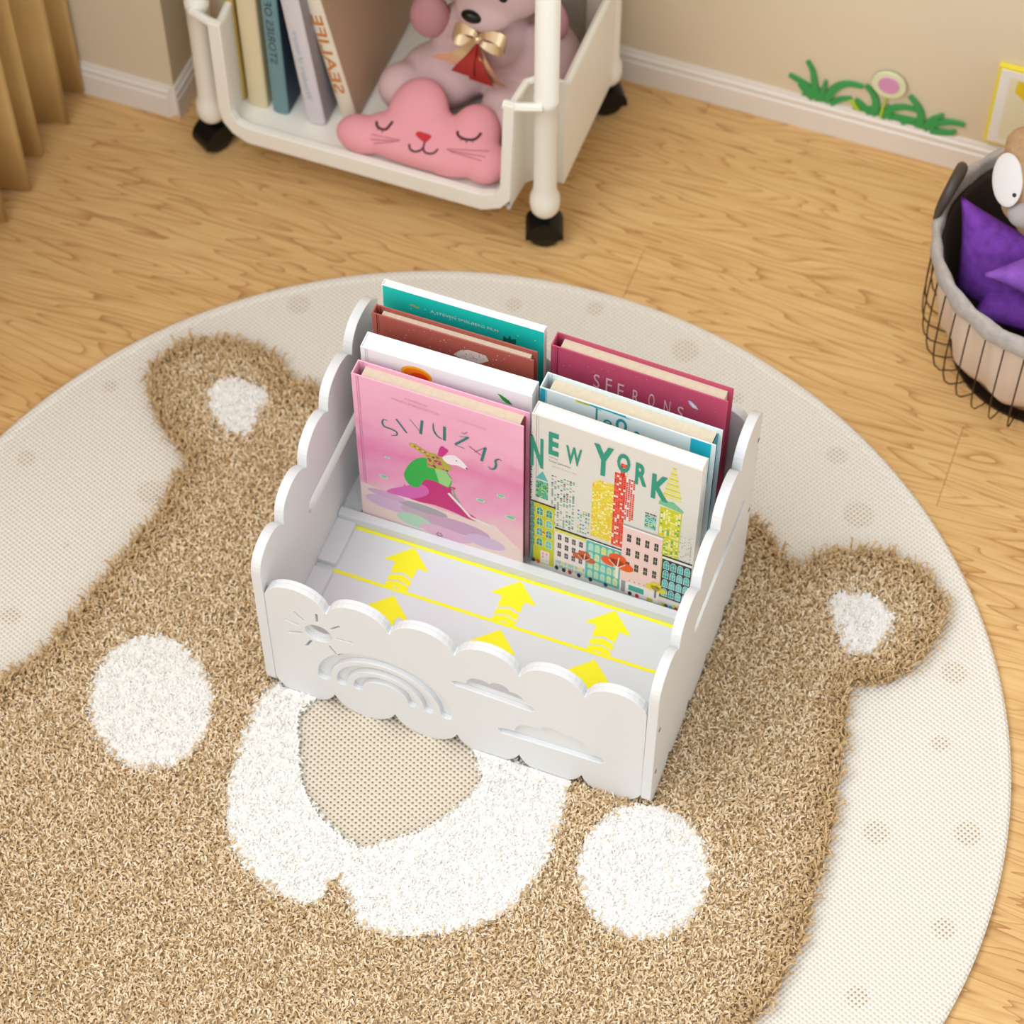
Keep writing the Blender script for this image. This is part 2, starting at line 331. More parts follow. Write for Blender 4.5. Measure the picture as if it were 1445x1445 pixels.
def pile(name, step, keep, hgt, lean, width, m, seed, edge=None):
    g = np.random.default_rng(seed); xs = np.arange(-.62, .62, step); X, Y = np.meshgrid(xs, xs); P = np.c_[X.ravel(), Y.ravel()] + g.uniform(-.5, .5, (X.size, 2)) * step
    P = P[np.hypot(P[:, 0] - RC[0], P[:, 1] - RC[1]) < RR - .02]; P = P[keep(P)]
    inb = (P[:, 0] > CASE[0]) & (P[:, 0] < CASE[2]) & (P[:, 1] > CASE[1]) & (P[:, 1] < CASE[3]); P = P[~inb]
    n = len(P); az = g.uniform(0, 2 * np.pi, n); h = hgt * g.uniform(.75, 1.2, n); le = lean * g.uniform(.5, 1.3, n); wd = width * g.uniform(.7, 1.2, n)
    tone = 1
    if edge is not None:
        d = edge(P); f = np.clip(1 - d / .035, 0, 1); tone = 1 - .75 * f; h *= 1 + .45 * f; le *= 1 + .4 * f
    dc = np.hypot(np.maximum(np.maximum(CASE[0] - P[:, 0], P[:, 0] - CASE[2]), 0), np.maximum(np.maximum(CASE[1] - P[:, 1], P[:, 1] - CASE[3]), 0))
    cr = np.clip(dc / .015, .6, 1); h *= cr; le *= cr
    dx, dy = np.cos(az), np.sin(az); tw = az + np.pi / 2 + g.uniform(-.5, .5, n); wx, wy = np.cos(tw), np.sin(tw); V = np.zeros((n, 8, 3))
    for i, (s, zz, ww) in enumerate(((0, .0, .7), (.3, .6, 1.), (.72, 1., .95), (1.1, .82, .45))):
        bend = .25 * le * np.sin(s * 2.2) * g.uniform(-1, 1, n)
        cx = P[:, 0] + dx * le * s + wx * bend; cy = P[:, 1] + dy * le * s + wy * bend; cz = .0070 + h * zz; hw = wd * ww / 2; tz = g.uniform(-.35, .35, n) * hw
        V[:, 2 * i] = np.c_[cx - wx * hw, cy - wy * hw, cz - tz]; V[:, 2 * i + 1] = np.c_[cx + wx * hw, cy + wy * hw, cz + tz]
    V = V.reshape(-1, 3) - [RC[0], RC[1], 0]
    q = np.array([[0, 1, 3, 2], [2, 3, 5, 4], [4, 5, 7, 6]]); F = (np.arange(n)[:, None, None] * 8 + q).reshape(-1, 4)
    me = bpy.data.meshes.new(name); me.vertices.add(len(V)); me.vertices.foreach_set('co', V.ravel()); me.loops.add(F.size); me.loops.foreach_set('vertex_index', F.ravel().astype(np.int32))
    me.polygons.add(len(F)); me.polygons.foreach_set('loop_start', np.arange(0, F.size, 4, dtype=np.int32)); me.polygons.foreach_set('use_smooth', np.ones(len(F), bool)); me.update(calc_edges=True)
    at = me.attributes.new('tuft', 'FLOAT', 'POINT'); at.data.foreach_set('value', np.repeat(g.uniform(0, 1, n) * tone, 8).astype(np.float32)); me.validate()
    o = link(name, me, m, rug); o['kind'] = 'stuff'; return o
Wp = [spline(p, 2) for p in (EARL, EARR, CHL, CHR)]; SN = spline(SNOUT, 2); BD = spline(BODY, 2)
def white_in(P):
    r = inpoly(P, SN) & ~inpoly(P, NS)
    for q in Wp: r |= inpoly(P, q)
    return r
def tan_in(P):
    r = inpoly(P, BD) & ~inpoly(P, SN)
    for q in Wp: r &= ~inpoly(P, q)
    return r
tanp = pile('tan_pile', .0024, tan_in, .0120, .0078, .0022, pile_mat('tan_yarn', (184, 150, 104), (224, 196, 154), (244, 226, 196)), 3, lambda P: pdist(P, BD))
tanp['label'] = 'shaggy tan pile of the bear face and ears'
def backing(name, keep, z, m):
    st_ = .0025; xs = np.arange(-.62, .62, st_); X, Y = np.meshgrid(xs, xs, indexing='ij'); P = np.c_[X.ravel(), Y.ravel()]
    k = keep(P + st_ / 2) & (np.hypot(P[:, 0] - RC[0], P[:, 1] - RC[1]) < RR - .022) & ~((P[:, 0] > CASE[0] - .009) & (P[:, 0] < CASE[2] + .008) & (P[:, 1] > CASE[1] - .0115) & (P[:, 1] < CASE[3] + .006))
    n = len(xs); a = np.nonzero(k)[0]; F = np.c_[a, a + n, a + n + 1, a + 1]; u, inv = np.unique(F, return_inverse=True)
    V = np.c_[P[u], z + rng.uniform(-.0006, .0006, len(u))]; o_ = mk(name, V.tolist(), inv.reshape(-1, 4).tolist(), m, rug, smooth=True); o_['kind'] = 'stuff'; return o_
backing('tan_backing', tan_in, .0132, mat('tan_backing', (196, 172, 136), .95, noise=.12, nscale=150, spec=.1))
backing('white_backing', white_in, .0152, mat('white_backing', (240, 237, 231), .95, spec=.1))
whp = pile('white_pile', .0022, white_in, .0095, .006, .0026, pile_mat('white_yarn', (232, 228, 220), (243, 240, 234), (250, 248, 243)), 5)
whp['label'] = 'white pile of the muzzle, cheeks and inner ears'

# ------------------------------------------------------------ white cloud book box
wht = mat('white_lacquer', (224, 226, 227), .42, spec=.35)
box = empty('book_display_box', (.033, .16, .008), 'white wooden book box with cloud-shaped edges standing on the bear rug', 'bookcase')
X0, X1, T, YB = -.178, .2445, .0105, .3155
def side_outline():
    top = spline([(.0015,.205),(.002,.232),(.008,.247),(.02,.255),(.035,.256),(.05,.249),(.061,.236)], 3, False)[:-1]
    for L in ([(.061,.236),(.064,.254),(.073,.266),(.088,.271),(.102,.269),(.113,.262),(.122,.252)], [(.122,.252),(.125,.269),(.134,.280),(.148,.286),(.161,.285),(.172,.280),(.180,.272)],
              [(.180,.272),(.184,.290),(.194,.301),(.21,.305),(.224,.303),(.236,.297),(.245,.285)], [(.245,.285),(.249,.301),(.259,.312),(.272,.316),(.29,.314),(.303,.307),(YB,.293)]):
        top += spline(L, 3, False)[:-1]
    pts = [(.0015, .032)] + top + [(YB, .293), (YB, .033)]
    cus = [YB, .249, .186, .126, .061, .0015]
    for a, b in zip(cus, cus[1:]): pts += arc((a, .033), (b, .033), .025, 9)[1:] + [(b, .033)]
    return pts[:-1]
def slot(y0, y1, z0, z1):
    r = (z1 - z0) / 2; c = (z0 + z1) / 2
    return [(y0 + r + r * math.cos(a), c + r * math.sin(a)) for a in np.linspace(math.pi / 2, 3 * math.pi / 2, 9)] + [(y1 - r + r * math.cos(a), c + r * math.sin(a)) for a in np.linspace(-math.pi / 2, math.pi / 2, 9)]
for x in (X0 + T / 2, X1 - T / 2):
    V, F = me_data(plate_mesh([side_outline(), slot(.116, .282, .1715, .194)], T), SIDE(x)); sp_ = mk('side_panel', V, F, wht, box)
    if x > 0:
        for yy, zz in ((.012, .16), (.012, .075), (.3085, .255), (.3085, .13)):
            MB().ell((X1, yy, zz), (.0008, .0028, .0028)).build('screw', mat('screw_grey', (120, 116, 110), .4, .3), sp_)
FX = [X0 + T, -.101, -.034, .0346, .1025, .170, X1 - T]
def face_outline(ztop, sagt, zbot=.033, sagb=.025):
    p = []
    for a, b in zip(FX, FX[1:]): p += arc((a + (.0008 if a > FX[0] else 0), ztop), (b - (.0008 if b < FX[-1] else 0), ztop), sagt, 12) + [(b - .0008, ztop)]
    for a, b in zip(FX[::-1], FX[::-1][1:]): p += arc((a, zbot), (b, zbot), sagb, 12)[0 if a == FX[-1] else 1:] + ([(b, zbot)])
    return p
def band(pts, wd):
    """closed loop around an open centre line with round ends"""
    P = [Vector(p) for p in pts]; n = len(P); L = []; Rr = []
    for i, p in enumerate(P):
        d = (P[min(i + 1, n - 1)] - P[max(i - 1, 0)]).normalized(); q = Vector((-d.y, d.x)) * wd / 2; L.append(tuple(p + q)); Rr.append(tuple(p - q))
    def cap(c, d, s):
        a0 = math.atan2(d.y, d.x); return [(c.x + wd / 2 * math.cos(a0 + s * math.pi / 2 - s * math.pi * k / 6), c.y + wd / 2 * math.sin(a0 + s * math.pi / 2 - s * math.pi * k / 6)) for k in range(1, 6)]
    return L + cap(P[-1], P[-1] - P[-2], 1) + Rr[::-1] + cap(P[0], P[0] - P[1], 1)
sunc = (-.1120, .1490)
sun = [(sunc[0] + .0145 * math.cos(a), sunc[1] + .0145 * math.sin(a)) for a in np.linspace(0, 2 * math.pi, 24, endpoint=False)]
rays = [band([(sunc[0] + .0215 * math.cos(R(a)), sunc[1] + .0215 * math.sin(R(a))), (sunc[0] + .036 * math.cos(R(a)), sunc[1] + .036 * math.sin(R(a)))], .0024) for a in (5, 48, 90, 132, 168, 205, 245, 300)]
def arch(cx, z0, rx, rz): return [(cx + rx * math.cos(a), z0 + rz * math.sin(a)) for a in np.linspace(math.pi, 0, 21)]
rain = [band(arch(-.0435, .066, .0675, .0645), .0135), band(arch(-.0435, .066, .0480, .045), .0110), band(arch(-.0435, .066, .030, .0270), .0095)]
def cloudcut(x0, x1, zb, bumps):
    p = [(x0, zb + .0032), (x0 - .004, zb), (x0, zb - .0042), (x1, zb - .0042), (x1 + .0055, zb), (x1, zb + .0042)]
    for a, b, s in bumps: p += arc(a, b, -s, 8)
    return p
cl1 = [(.034,.1345),(.030,.138),(.034,.1425),(.047,.1445)] + arc((.047,.145), (.071,.1575), .009, 8) + arc((.071,.1575), (.092,.1555), .008, 8) + arc((.092,.1555), (.107,.142), .006, 6) + [(.107,.141),(.115,.140),(.1195,.135),(.115,.1305)]
cl2 = [(.083,.068),(.079,.073),(.083,.0775),(.098,.080)] + arc((.098,.080), (.124,.099), .009, 8) + arc((.124,.099), (.150,.102), .009, 8) + arc((.150,.102), (.173,.087), .010, 8) + [(.173,.083),(.189,.082),(.1945,.0765),(.189,.071)]
fo = face_outline(.193, .026); yF = .003
V1, F1 = me_data(plate_mesh([fo, sun] + rays + rain + [cl1, cl2], .006, .0007), FRONT(yF + .003))
V2, F2 = me_data(plate_mesh([fo, sun, cl1], .0045, .0006), FRONT(yF + .0082))
MB().add(V1, F1).add(V2, F2).build('front_panel', wht, box)
V, F = me_data(plate_mesh([face_outline(.268, .030)], T), FRONT(YB - T / 2)); mk('back_panel', V, F, wht, box)
xi0, xi1 = X0 + T, X1 - T
MB().box((xi0, yF + .0105, .068), (xi1, YB - T, .078), bev=.0005).build('bottom_board', wht, box)
for a, b in ((xi0, xi0 + .021), (xi1 - .021, xi1)):
    q = MB()
    for y0, y1 in ((.0145, .1135), (.1225, .1785), (.190, .236), (.245, .300)): q.box((a, y0, .078), (b, y1, .085), bev=.0006)
    q.build('slotted_rail', wht, box)
for nm, y0, y1, zt in (('divider', .1787, .1887, .0915), ('divider', .2405, .245, .17)):
    MB().box((xi0 + .0004, y0, .0782), (xi1 - .0004, y1, zt), bev=.0008).build(nm, wht, box)
# yellow arrows and lines lying on the bottom board
yel = (255, 246, 40); ar = Print()
for y in (.1768, .1185): ar.poly([(-.148, y - .0019), (.2125, y - .0019), (.2125, y + .0019), (-.148, y + .0019)], yel, 2)
def arrow(cx, ty, part=False):
    s = 1.0; P = lambda a: [(cx + x, ty + y) for x, y in a]
    ar.poly(P([(0, 0), (.0255, -.0235), (.0125, -.0235), (.0125, -.0375), (0, -.0335), (-.0125, -.0375), (-.0125, -.0235), (-.0255, -.0235)]), yel, 3)
    for d in (.0, .0088):
        ar.poly(P([(-.0125, -.0402 - d), (0, -.0362 - d), (.0125, -.0402 - d), (.0125, -.0474 - d), (0, -.0434 - d), (-.0125, -.0474 - d)]), yel, 3)
for cx in (-.0785, .0412, .1455): arrow(cx, .1742)
for cx in (-.0767, .0419, .1453): arrow(cx, .1112)
ao = ar.build('arrow_marks', FLAT(.0781), box, rough=.5); ao['label'] = 'bright yellow arrows and lines on the floor of the box'

# ------------------------------------------------------------ books
page = mat('page_cream', (212, 198, 174), .8, noise=.05, nscale=200)
pagew = mat('page_white', (240, 239, 236), .7)
ZT = .0782
def book(name, label, x0, y0, w_, d, h, yaw, cm, pm, inset=.0055, board=.0015, base=ZT, group='picture books in the white box', lean=0, cat='book'):
    t = empty(name, (x0, y0, base), label, cat, group, R(yaw)); t.rotation_euler = (R(lean), 0, R(yaw))
    q = MB(); q.box((.0045, 0, 0), (w_, board, h), bev=.0005); q.box((.0045, d - board, 0), (w_, d, h), bev=.0005)
    q.box((0, 0, 0), (board, d, h), bev=.0005); q.box((board * .5, 0, 0), (.0060, board, h), bev=.0003); q.box((board * .5, d - board, 0), (.0060, d, h), bev=.0003); q.build('cover', cm, t, local=True)
    MB().box((.0016 if inset < .003 else .0085, board, inset * .6), (w_ - inset, d - board, h - inset), bev=.0004).build('page_block', pm, t, local=True)
    return t
def hinge(P, h, col): P.rect(.0068, .001, .0080, h - .001, col, 1)
BF = FRONT(-.00005)
# pink cover: watercolour
def pinkmat():
    m, nt, b = newmat('pink_watercolour', .4, .4); N = nt.nodes; L = nt.links; tc = N.new('ShaderNodeTexCoord'); sp = N.new('ShaderNodeSeparateXYZ'); L.new(tc.outputs['Object'], sp.inputs[0])
    n = N.new('ShaderNodeTexNoise'); n.inputs['Scale'].default_value = 14; n.inputs['Detail'].default_value = 4; n.inputs['Distortion'].default_value = .8; L.new(tc.outputs['Object'], n.inputs['Vector'])
    zz = nmath(nt, 'ADD', nmath(nt, 'MULTIPLY', sp.outputs[2], 3.9), nmath(nt, 'MULTIPLY', nmath(nt, 'SUBTRACT', n.outputs['Fac'], .5), .55))
    r = N.new('ShaderNodeValToRGB'); e = r.color_ramp.elements; e[0].position = .0; e[0].color = (*lin((232, 206, 196)), 1); e[1].position = 1; e[1].color = (*lin((240, 178, 204)), 1)
    for p, c in ((.2, (234, 190, 200)), (.32, (236, 162, 194)), (.55, (226, 128, 170)), (.7, (236, 164, 190))): k = e.new(p); k.color = (*lin(c), 1)
    L.new(zz, r.inputs['Fac']); L.new(r.outputs['Color'], b.inputs['Base Color']); return m
pk = book('picture_book', 'pink picture book with a dancing white animal in green, front left in the white box', -.1435, .190, .1815, .0185, .2565, -.6, pinkmat(), page)
P = Print(.000003); H = .2565; hinge(P, H, (206, 130, 160))
P.poly([(.001,.001),(.180,.001),(.180,.035),(.15,.068),(.12,.064),(.09,.064),(.052,.068),(.027,.066),(.001,.0705)], (236, 212, 206), 1)
for cx, cz, rx, rz, c in ((.035,.045,.03,.012,(214,180,212)),(.075,.045,.03,.014,(196,170,190)),(.06,.028,.02,.012,(176,214,190)),(.11,.042,.035,.012,(202,160,192)),(.095,.022,.03,.01,(226,180,206)),(.14,.03,.022,.011,(210,184,214)),(.07,.056,.028,.007,(168,160,176)),(.03,.06,.022,.006,(208,168,204))): P.disc(cx, cz, rx, rz, c, 2)
P.poly(spline([(.0508,.0934),(.0521,.0833),(.0708,.1088),(.0742,.1159),(.0935,.1124),(.108,.1131),(.103,.1039),(.1092,.091),(.1187,.0769),(.1299,.0692),(.1201,.064),(.1055,.0674),(.0827,.0692),(.0662,.0662),(.0433,.068),(.0317,.0661),(.0503,.0797)], 4), (196, 28, 120), 4)
P.poly(spline([(.040,.078),(.070,.100),(.078,.088),(.062,.070),(.045,.066),(.030,.066)], 4), (214, 96, 178), 5)
P.poly(spline([(.0512,.1042),(.0533,.1185),(.0621,.1386),(.0753,.1504),(.0846,.142),(.0973,.138),(.1042,.1257),(.0999,.1103),(.0855,.1136),(.0741,.1105),(.0671,.0936),(.0573,.0913)], 4), (40, 172, 66), 5)
P.poly([(.0846,.142),(.0973,.138),(.1042,.1257),(.0999,.1103),(.0900,.1125)], (150, 206, 130), 6)
P.poly(spline([(.0591,.1681),(.0663,.1691),(.0788,.1624),(.0947,.1626),(.1038,.1465),(.1005,.1396),(.0845,.1368),(.078,.1362),(.0769,.1512),(.0676,.1594),(.0597,.1633)], 4), (176, 168, 62), 6)
for i in range(26): P.disc(random.uniform(.078, .100), random.uniform(.138, .160), .0016, .0016, random.choice([(180, 30, 110), (214, 60, 130), (120, 40, 60)]), 7, 8)
for i in range(7): P.disc(.062 + i * .0028, .166 - i * .0012, .0014, .0014, (186, 50, 120) if i % 2 else (220, 200, 70), 7, 8)
P.poly(spline([(.0946,.16),(.1011,.1683),(.1106,.1705),(.1215,.1579),(.1198,.1532),(.1103,.1549),(.1008,.1527)], 4), (244, 228, 234), 8); P.disc(.1208,.1552,.0012,.0014,(60,40,50),9,8); P.disc(.110,.163,.0009,.0009,(60,40,50),9,8)
P.poly(spline([(.0935,.1799),(.0997,.1779),(.1013,.1748),(.0947,.1626),(.0899,.1628)], 4), (204, 40, 130), 8)
P.line([(.100,.100),(.106,.092),(.114,.082),(.124,.068),(.140,.066),(.146,.062)], .0035, (238, 226, 226), 6); P.line([(.104,.112),(.107,.098),(.112,.088)], .002, (130, 170, 150), 7)
P.poly([(.112,.078),(.124,.066),(.130,.063),(.118,.064)], (206, 30, 120), 7)
for x, z, r in ((.0279,.0925,.005),(.1351,.1057,.005),(.1576,.1252,.0048),(.1679,.0917,.0062),(.0336,.1296,.003)): P.disc(x, z, r, r * .62, (210, 220, 206), 3); P.disc(x, z, r * .75, r * .42, (112, 200, 150), 4)
for a in range(6): P.disc(.0879 + .0028 * math.cos(R(60 * a)), .0166 + .0028 * math.sin(R(60 * a)), .0009, .0009, (30, 24, 30), 4, 8)
tealc = (40, 118, 116)
def brush(pts, wa, wb=None):
    pts = spline(pts, 6, False) if len(pts) > 2 else [tuple(np.array(pts[0]) * (1 - t) + np.array(pts[1]) * t) for t in (0, .33, .66, 1)]
    n_ = len(pts); wb = wb or wa; L_, R_ = [], []
    for i_, p_ in enumerate(pts):
        d_ = (Vector(pts[min(i_ + 1, n_ - 1)]) - Vector(pts[max(i_ - 1, 0)])).normalized(); w_ = (wa + (wb - wa) * math.sin(math.pi * i_ / (n_ - 1))) / 2
        L_.append((p_[0] - d_.y * w_, p_[1] + d_.x * w_)); R_.append((p_[0] + d_.y * w_, p_[1] - d_.x * w_))
    for i_ in range(n_ - 1): P.poly([L_[i_], R_[i_], R_[i_ + 1], L_[i_ + 1]], tealc, 12)
brush([(.0367,.1948),(.0328,.1954),(.0307,.1906),(.0323,.1838),(.0402,.1826),(.0457,.1802),(.0455,.175),(.0397,.1715)], .0006, .0022)
brush([(.0461,.203),(.0569,.1844)], .0020); brush([(.0610,.2100),(.0722,.1931)], .0006); brush([(.0744,.2142),(.0721,.1905)], .0028)
brush([(.0862,.2161),(.0866,.2039),(.0904,.1957),(.0958,.1933)], .0006, .0020); brush([(.0983,.2158),(.0976,.1922)], .0028)
brush([(.1141,.2072),(.1242,.2109)], .0007); brush([(.1234,.2101),(.1091,.191)], .0026); brush([(.1091,.1904),(.1192,.1891)], .0007); brush([(.1165,.2159),(.1188,.2141),(.1225,.2188)], .0007)
brush([(.142,.2029),(.1300,.1885)], .0007); brush([(.1415,.2019),(.1371,.1768)], .0028); P.line([(.124,.1958),(.1364,.1867)], .0010, (196, 40, 110), 14)
brush([(.159,.1878),(.1551,.1889),(.152,.1843),(.1527,.1783),(.1511,.1711),(.1472,.1683),(.1444,.1715)], .0006, .0022)
P.text('MARIUS', .0571, .2405, .0802, .2435, (214, 164, 160), 8, rot=-3); P.text('MARCINKEVICIUS', .0428, .2335, .0932, .2368, (214, 164, 160), 8, rot=-3)
P.text('LINA ITAGAKI', .1134, .2325, .1426, .2355, (222, 176, 160), 8, rot=-3)
P.build('cover_print', BF, pk, True)
MB().box((.1815 - .0045, .0017, .002), (.1815 - .0040, .0168, .250)).build('fore_edge', mat('plum_edge', (140, 40, 58), .5), pk, local=True)
# ---- NEW YORK
nyb = book('picture_book', 'cream New York picture book with a mosaic skyline cover, front right in the white box', .0425, .1985, .1765, .0165, .268, -2.4, mat('cream_gloss', (222, 217, 208), .35), pagew, inset=.0012)
P = Print(); hinge(P, .268, (205, 200, 190)); G = (38, 148, 122)
def grid(x0, z0, x1, z1, nx, nz, cols, gap=.18, ly=2, prob=1, slant=None):
    w_ = (x1 - x0) / nx; h_ = (z1 - z0) / nz
    for i in range(nx):
        for j in range(nz):
            if random.random() < prob: P.rect(x0 + (i + gap / 2) * w_, z0 + (j + gap / 2) * h_, x0 + (i + 1 - gap / 2) * w_, z0 + (j + 1 - gap / 2) * h_, random.choice(cols), ly)
zo = -.003
YC = [(236, 214, 30), (226, 196, 20), (240, 226, 110), (236, 180, 50), (246, 240, 190), (232, 208, 24)]
RCo = [(222, 44, 30), (200, 24, 24), (236, 90, 60), (216, 36, 36), (228, 60, 40), (246, 232, 220)]
P.rect(.0655, .092, .0882, .188, (238, 222, 90), 1); grid(.0655, .092, .0882, .188, 10, 34, YC)
P.rect(.069, .188, .0882, .195, (240, 226, 120), 1); grid(.069, .189, .0882, .195, 7, 2, YC)
P.rect(.0882, .089, .1002, .218, (236, 120, 90), 1); grid(.0882, .089, .1002, .218, 5, 36, RCo); grid(.1002, .141, .1100, .214, 4, 22, RCo, .22)
P.rect(.094, .214, .101, .236, (238, 120, 90), 1); grid(.094, .214, .101, .236, 3, 7, RCo)
P.rect(.0054, .1283, .0187, .1585, (120, 196, 150), 1); grid(.0054, .1283, .0187, .1585, 7, 12, [G, (60, 160, 140), (190, 204, 60), (30, 80, 70), (90, 190, 160)])
P.poly([(.0049,.161),(.0185,.161),(.0125,.1764)], (90, 176, 170), 2)
TC = [(60, 150, 140), (90, 170, 170), (190, 150, 150), (130, 130, 130), (30, 30, 30), (110, 180, 150)]
grid(.0215, .088, .0475, .176, 8, 30, TC, .35, 2, .6); grid(.0505, .090, .0645, .131, 5, 12, [(226, 196, 60), (60, 150, 150), (90, 190, 170), (60, 120, 170)], .3, 2, .6)
grid(.160, .100, .1735, .150, 6, 18, [(90, 170, 170), (120, 120, 130), (190, 210, 80)], .5, 2, .35)
P.rect(.1370, .1000, .1600, .1860, (206, 204, 40), 1); grid(.1380, .101, .1590, .184, 8, 26, [(206, 200, 20), (240, 238, 190), (226, 224, 80), (210, 206, 30), (240, 236, 170), (90, 170, 90)], .16)
P.poly([(.1350,.1895),(.1610,.1860),(.1610,.1905),(.1500,.2000),(.1360,.1965)], (120, 190, 140), 1)
for i in range(12):
    z = .204 + i * .0046; hw = (.2607 - z) * .16 + .0008; P.rect(.1484 - hw, z, .1484 + hw, z + .0030, (214, 208, 40) if i % 2 else (226, 222, 110), 2)
P.rect(.1221, .140, .1343, .164, (150, 206, 206), 1); grid(.1225, .141, .134, .163, 7, 11, [(30, 60, 60), (150, 210, 200), (60, 140, 130), (190, 220, 140)]); grid(.1221, .1645, .1343, .168, 8, 1, [(40, 40, 40)], .3)
def windows(x0, z0, x1, z1, nx, nz, fill, rim=None, arch_=False, fw=.6, fh=.62, ly=5):
    w_ = (x1 - x0) / nx; h_ = (z1 - z0) / nz
    for i in range(nx):
        for j in range(nz):
            cx = x0 + (i + .5) * w_; cz = z0 + (j + .5) * h_; a = w_ * fw / 2; b = h_ * fh / 2
            def shp(a, b, c, l):
                if arch_: P.poly([(cx - a, cz - b), (cx + a, cz - b), (cx + a, cz + b * .4), (cx + a * .6, cz + b * .88), (cx, cz + b), (cx - a * .6, cz + b * .88), (cx - a, cz + b * .4)], c, l)
                else: P.rect(cx - a, cz - b, cx + a, cz + b, c, l)
            if rim: shp(a * 1.28, b * 1.15, rim, ly)
            shp(a, b, random.choice(fill), ly + 1); P.rect(cx - a * .08, cz - b, cx + a * .08, cz + b * .8, rim or (210, 200, 190), ly + 2); P.rect(cx - a, cz - b * .06, cx + a, cz + b * .06, rim or (210, 200, 190), ly + 2)
P.rect(.0005, .006, .0263, .1175, (198, 196, 34), 3); P.rect(.0002, .1175, .0272, .1205, (50, 36, 40), 3); P.rect(.0005, .006, .0035, .117, (90, 150, 130), 4)
windows(.0050, .038, .0255, .114, 2, 4, [(96, 190, 200), (60, 160, 170), (40, 140, 140)], (216, 226, 150), True, .62, .7)
windows(.0005, .038, .0048, .114, 1, 5, [(40, 140, 130), (50, 120, 110)], None, True, .8, .75); P.rect(.0115, .010, .0215, .033, (240, 226, 220), 5); grid(.0125, .012, .0205, .031, 2, 3, [(232, 160, 160), (200, 220, 210)], .4, 6)
P.disc(.0145, .066, .0022, .003, (226, 60, 40), 7); P.disc(.0145, .0645, .0020, .0018, (240, 200, 40), 8)
P.rect(.0274, .006, .0612, .0825, (234, 222, 216), 3); P.rect(.0270, .0825, .0618, .0858, (24, 22, 26), 4); P.rect(.0274, .0775, .0612, .0825, (222, 216, 90), 4)
windows(.0285, .030, .0600, .0765, 4, 3, [(40, 30, 40), (70, 60, 66)], None, False, .5, .62); grid(.0285, .010, .061, .026, 16, 2, [(120, 190, 200), (222, 216, 120)], .25, 5)
P.rect(.0618, .010, .0998, .0835, (86, 180, 172), 3); P.rect(.0614, .0835, .1002, .0860, (30, 30, 34), 4); P.rect(.0618, .0815, .1, .0835, (238, 236, 230), 4)
windows(.0635, .013, .0985, .0800, 5, 4, [(196, 222, 170), (232, 222, 110), (216, 226, 150), (190, 220, 200)], (140, 206, 196), True, .68, .78)
P.rect(.1004, .018, .1425, .1285, (242, 208, 202), 3); P.rect(.0998, .1285, .1432, .1315, (244, 240, 236), 4); P.rect(.0998, .1315, .1440, .1345, (168, 168, 172), 4)
windows(.1025, .048, .1415, .1240, 4, 3, [(24, 22, 28)], None, False, .44, .52); grid(.108, .030, .140, .038, 6, 1, [(160, 160, 166)], .7, 5)
P.rect(.1004, .008, .1430, .030, (236, 230, 226), 4); P.rect(.1100, .016, .1270, .026, (60, 166, 150), 5); P.rect(.1018, .009, .1065, .030, (150, 150, 154), 5)
P.rect(.1430, .022, .1440, .100, (214, 208, 60), 4); P.rect(.1440, .024, .1755, .0960, (44, 34, 36), 4); P.rect(.1436, .0960, .1757, .1000, (240, 238, 232), 4); P.rect(.1436, .1000, .1757, .1030, (50, 40, 44), 4)
windows(.1450, .026, .1750, .0945, 4, 4, [(80, 186, 180), (50, 160, 156), (110, 200, 196)], (190, 226, 222), True, .66, .78)
P.rect(.0005, .0005, .1755, .0085, (226, 222, 214), 4)
for x, c in ((.004, (60, 60, 50)), (.009, (196, 90, 40)), (.030, (30, 30, 34)), (.038, (40, 40, 44)), (.045, (200, 30, 40)), (.055, (30, 30, 34)), (.068, (30, 40, 50)), (.085, (40, 70, 130)), (.112, (40, 36, 40)), (.120, (200, 40, 50)), (.152, (40, 80, 150)), (.157, (80, 190, 190)), (.163, (190, 80, 50))): P.disc(x, .010, .0022, .0040, c, 9, 10)
P.rect(.131, .007, .137, .014, (190, 190, 40), 9); P.rect(.147, .007, .152, .014, (200, 196, 50), 9); grid(.160, .006, .175, .018, 8, 2, [(226, 214, 60), (230, 226, 150)], .3, 8)
def tree(cx, cz, s, c, trunk=(240, 232, 224)):
    P.line([(cx, cz - 1.9 * s), (cx, cz - .1 * s)], .22 * s, trunk, 10)
    for a, b, r in ((-.55, -.1, .62), (.55, -.2, .6), (0, .55, .62), (0, 0, .5)): P.disc(cx + a * s, cz + b * s, r * s, r * s * .85, c, 11, 14)
    for a, b in ((-.6, .1), (.55, .05), (.1, .7)): P.line([(cx, cz - .6 * s), (cx + a * s, cz + b * s)], .07 * s, trunk, 12)
tree(.0600, .0475, .0108, (196, 90, 30)); tree(.0965, .0590, .0155, (236, 84, 14)); tree(.1395, .0370, .0100, (226, 208, 30), (120, 120, 120))
def letter(c, x0, z0, x1, z1, b=.035): P.text(c, x0, z0, x1, z1, G, 14, bold=b)
letter('N', -.0005, .181, .0128, .2315); letter('E', .0184, .2105, .0289, .2480); letter('W', .0368, .2055, .0534, .2355, .02)
letter('Y', .0655, .2045, .0860, .2550); letter('O', .0900, .2220, .1035, .2530); letter('R', .1092, .2100, .1212, .2462); letter('K', .1266, .1960, .1445, .2375)
P.text('Text by', .0184, .2040, .0280, .2070, (110, 110, 110), 14); P.text('Tanya Johnston', .0184, .1975, .0420, .2010, (110, 110, 110), 14); P.text('illustrations by', .0225, .1905, .0480, .1925, (186, 150, 130), 14)
for i in range(40): P.rect(-.0005, .06 + i * .0045, .0012, .0620 + i * .0045, (60, 60, 60) if i % 3 else (180, 180, 170), 3)
P.build('cover_print', BF, nyb, True)
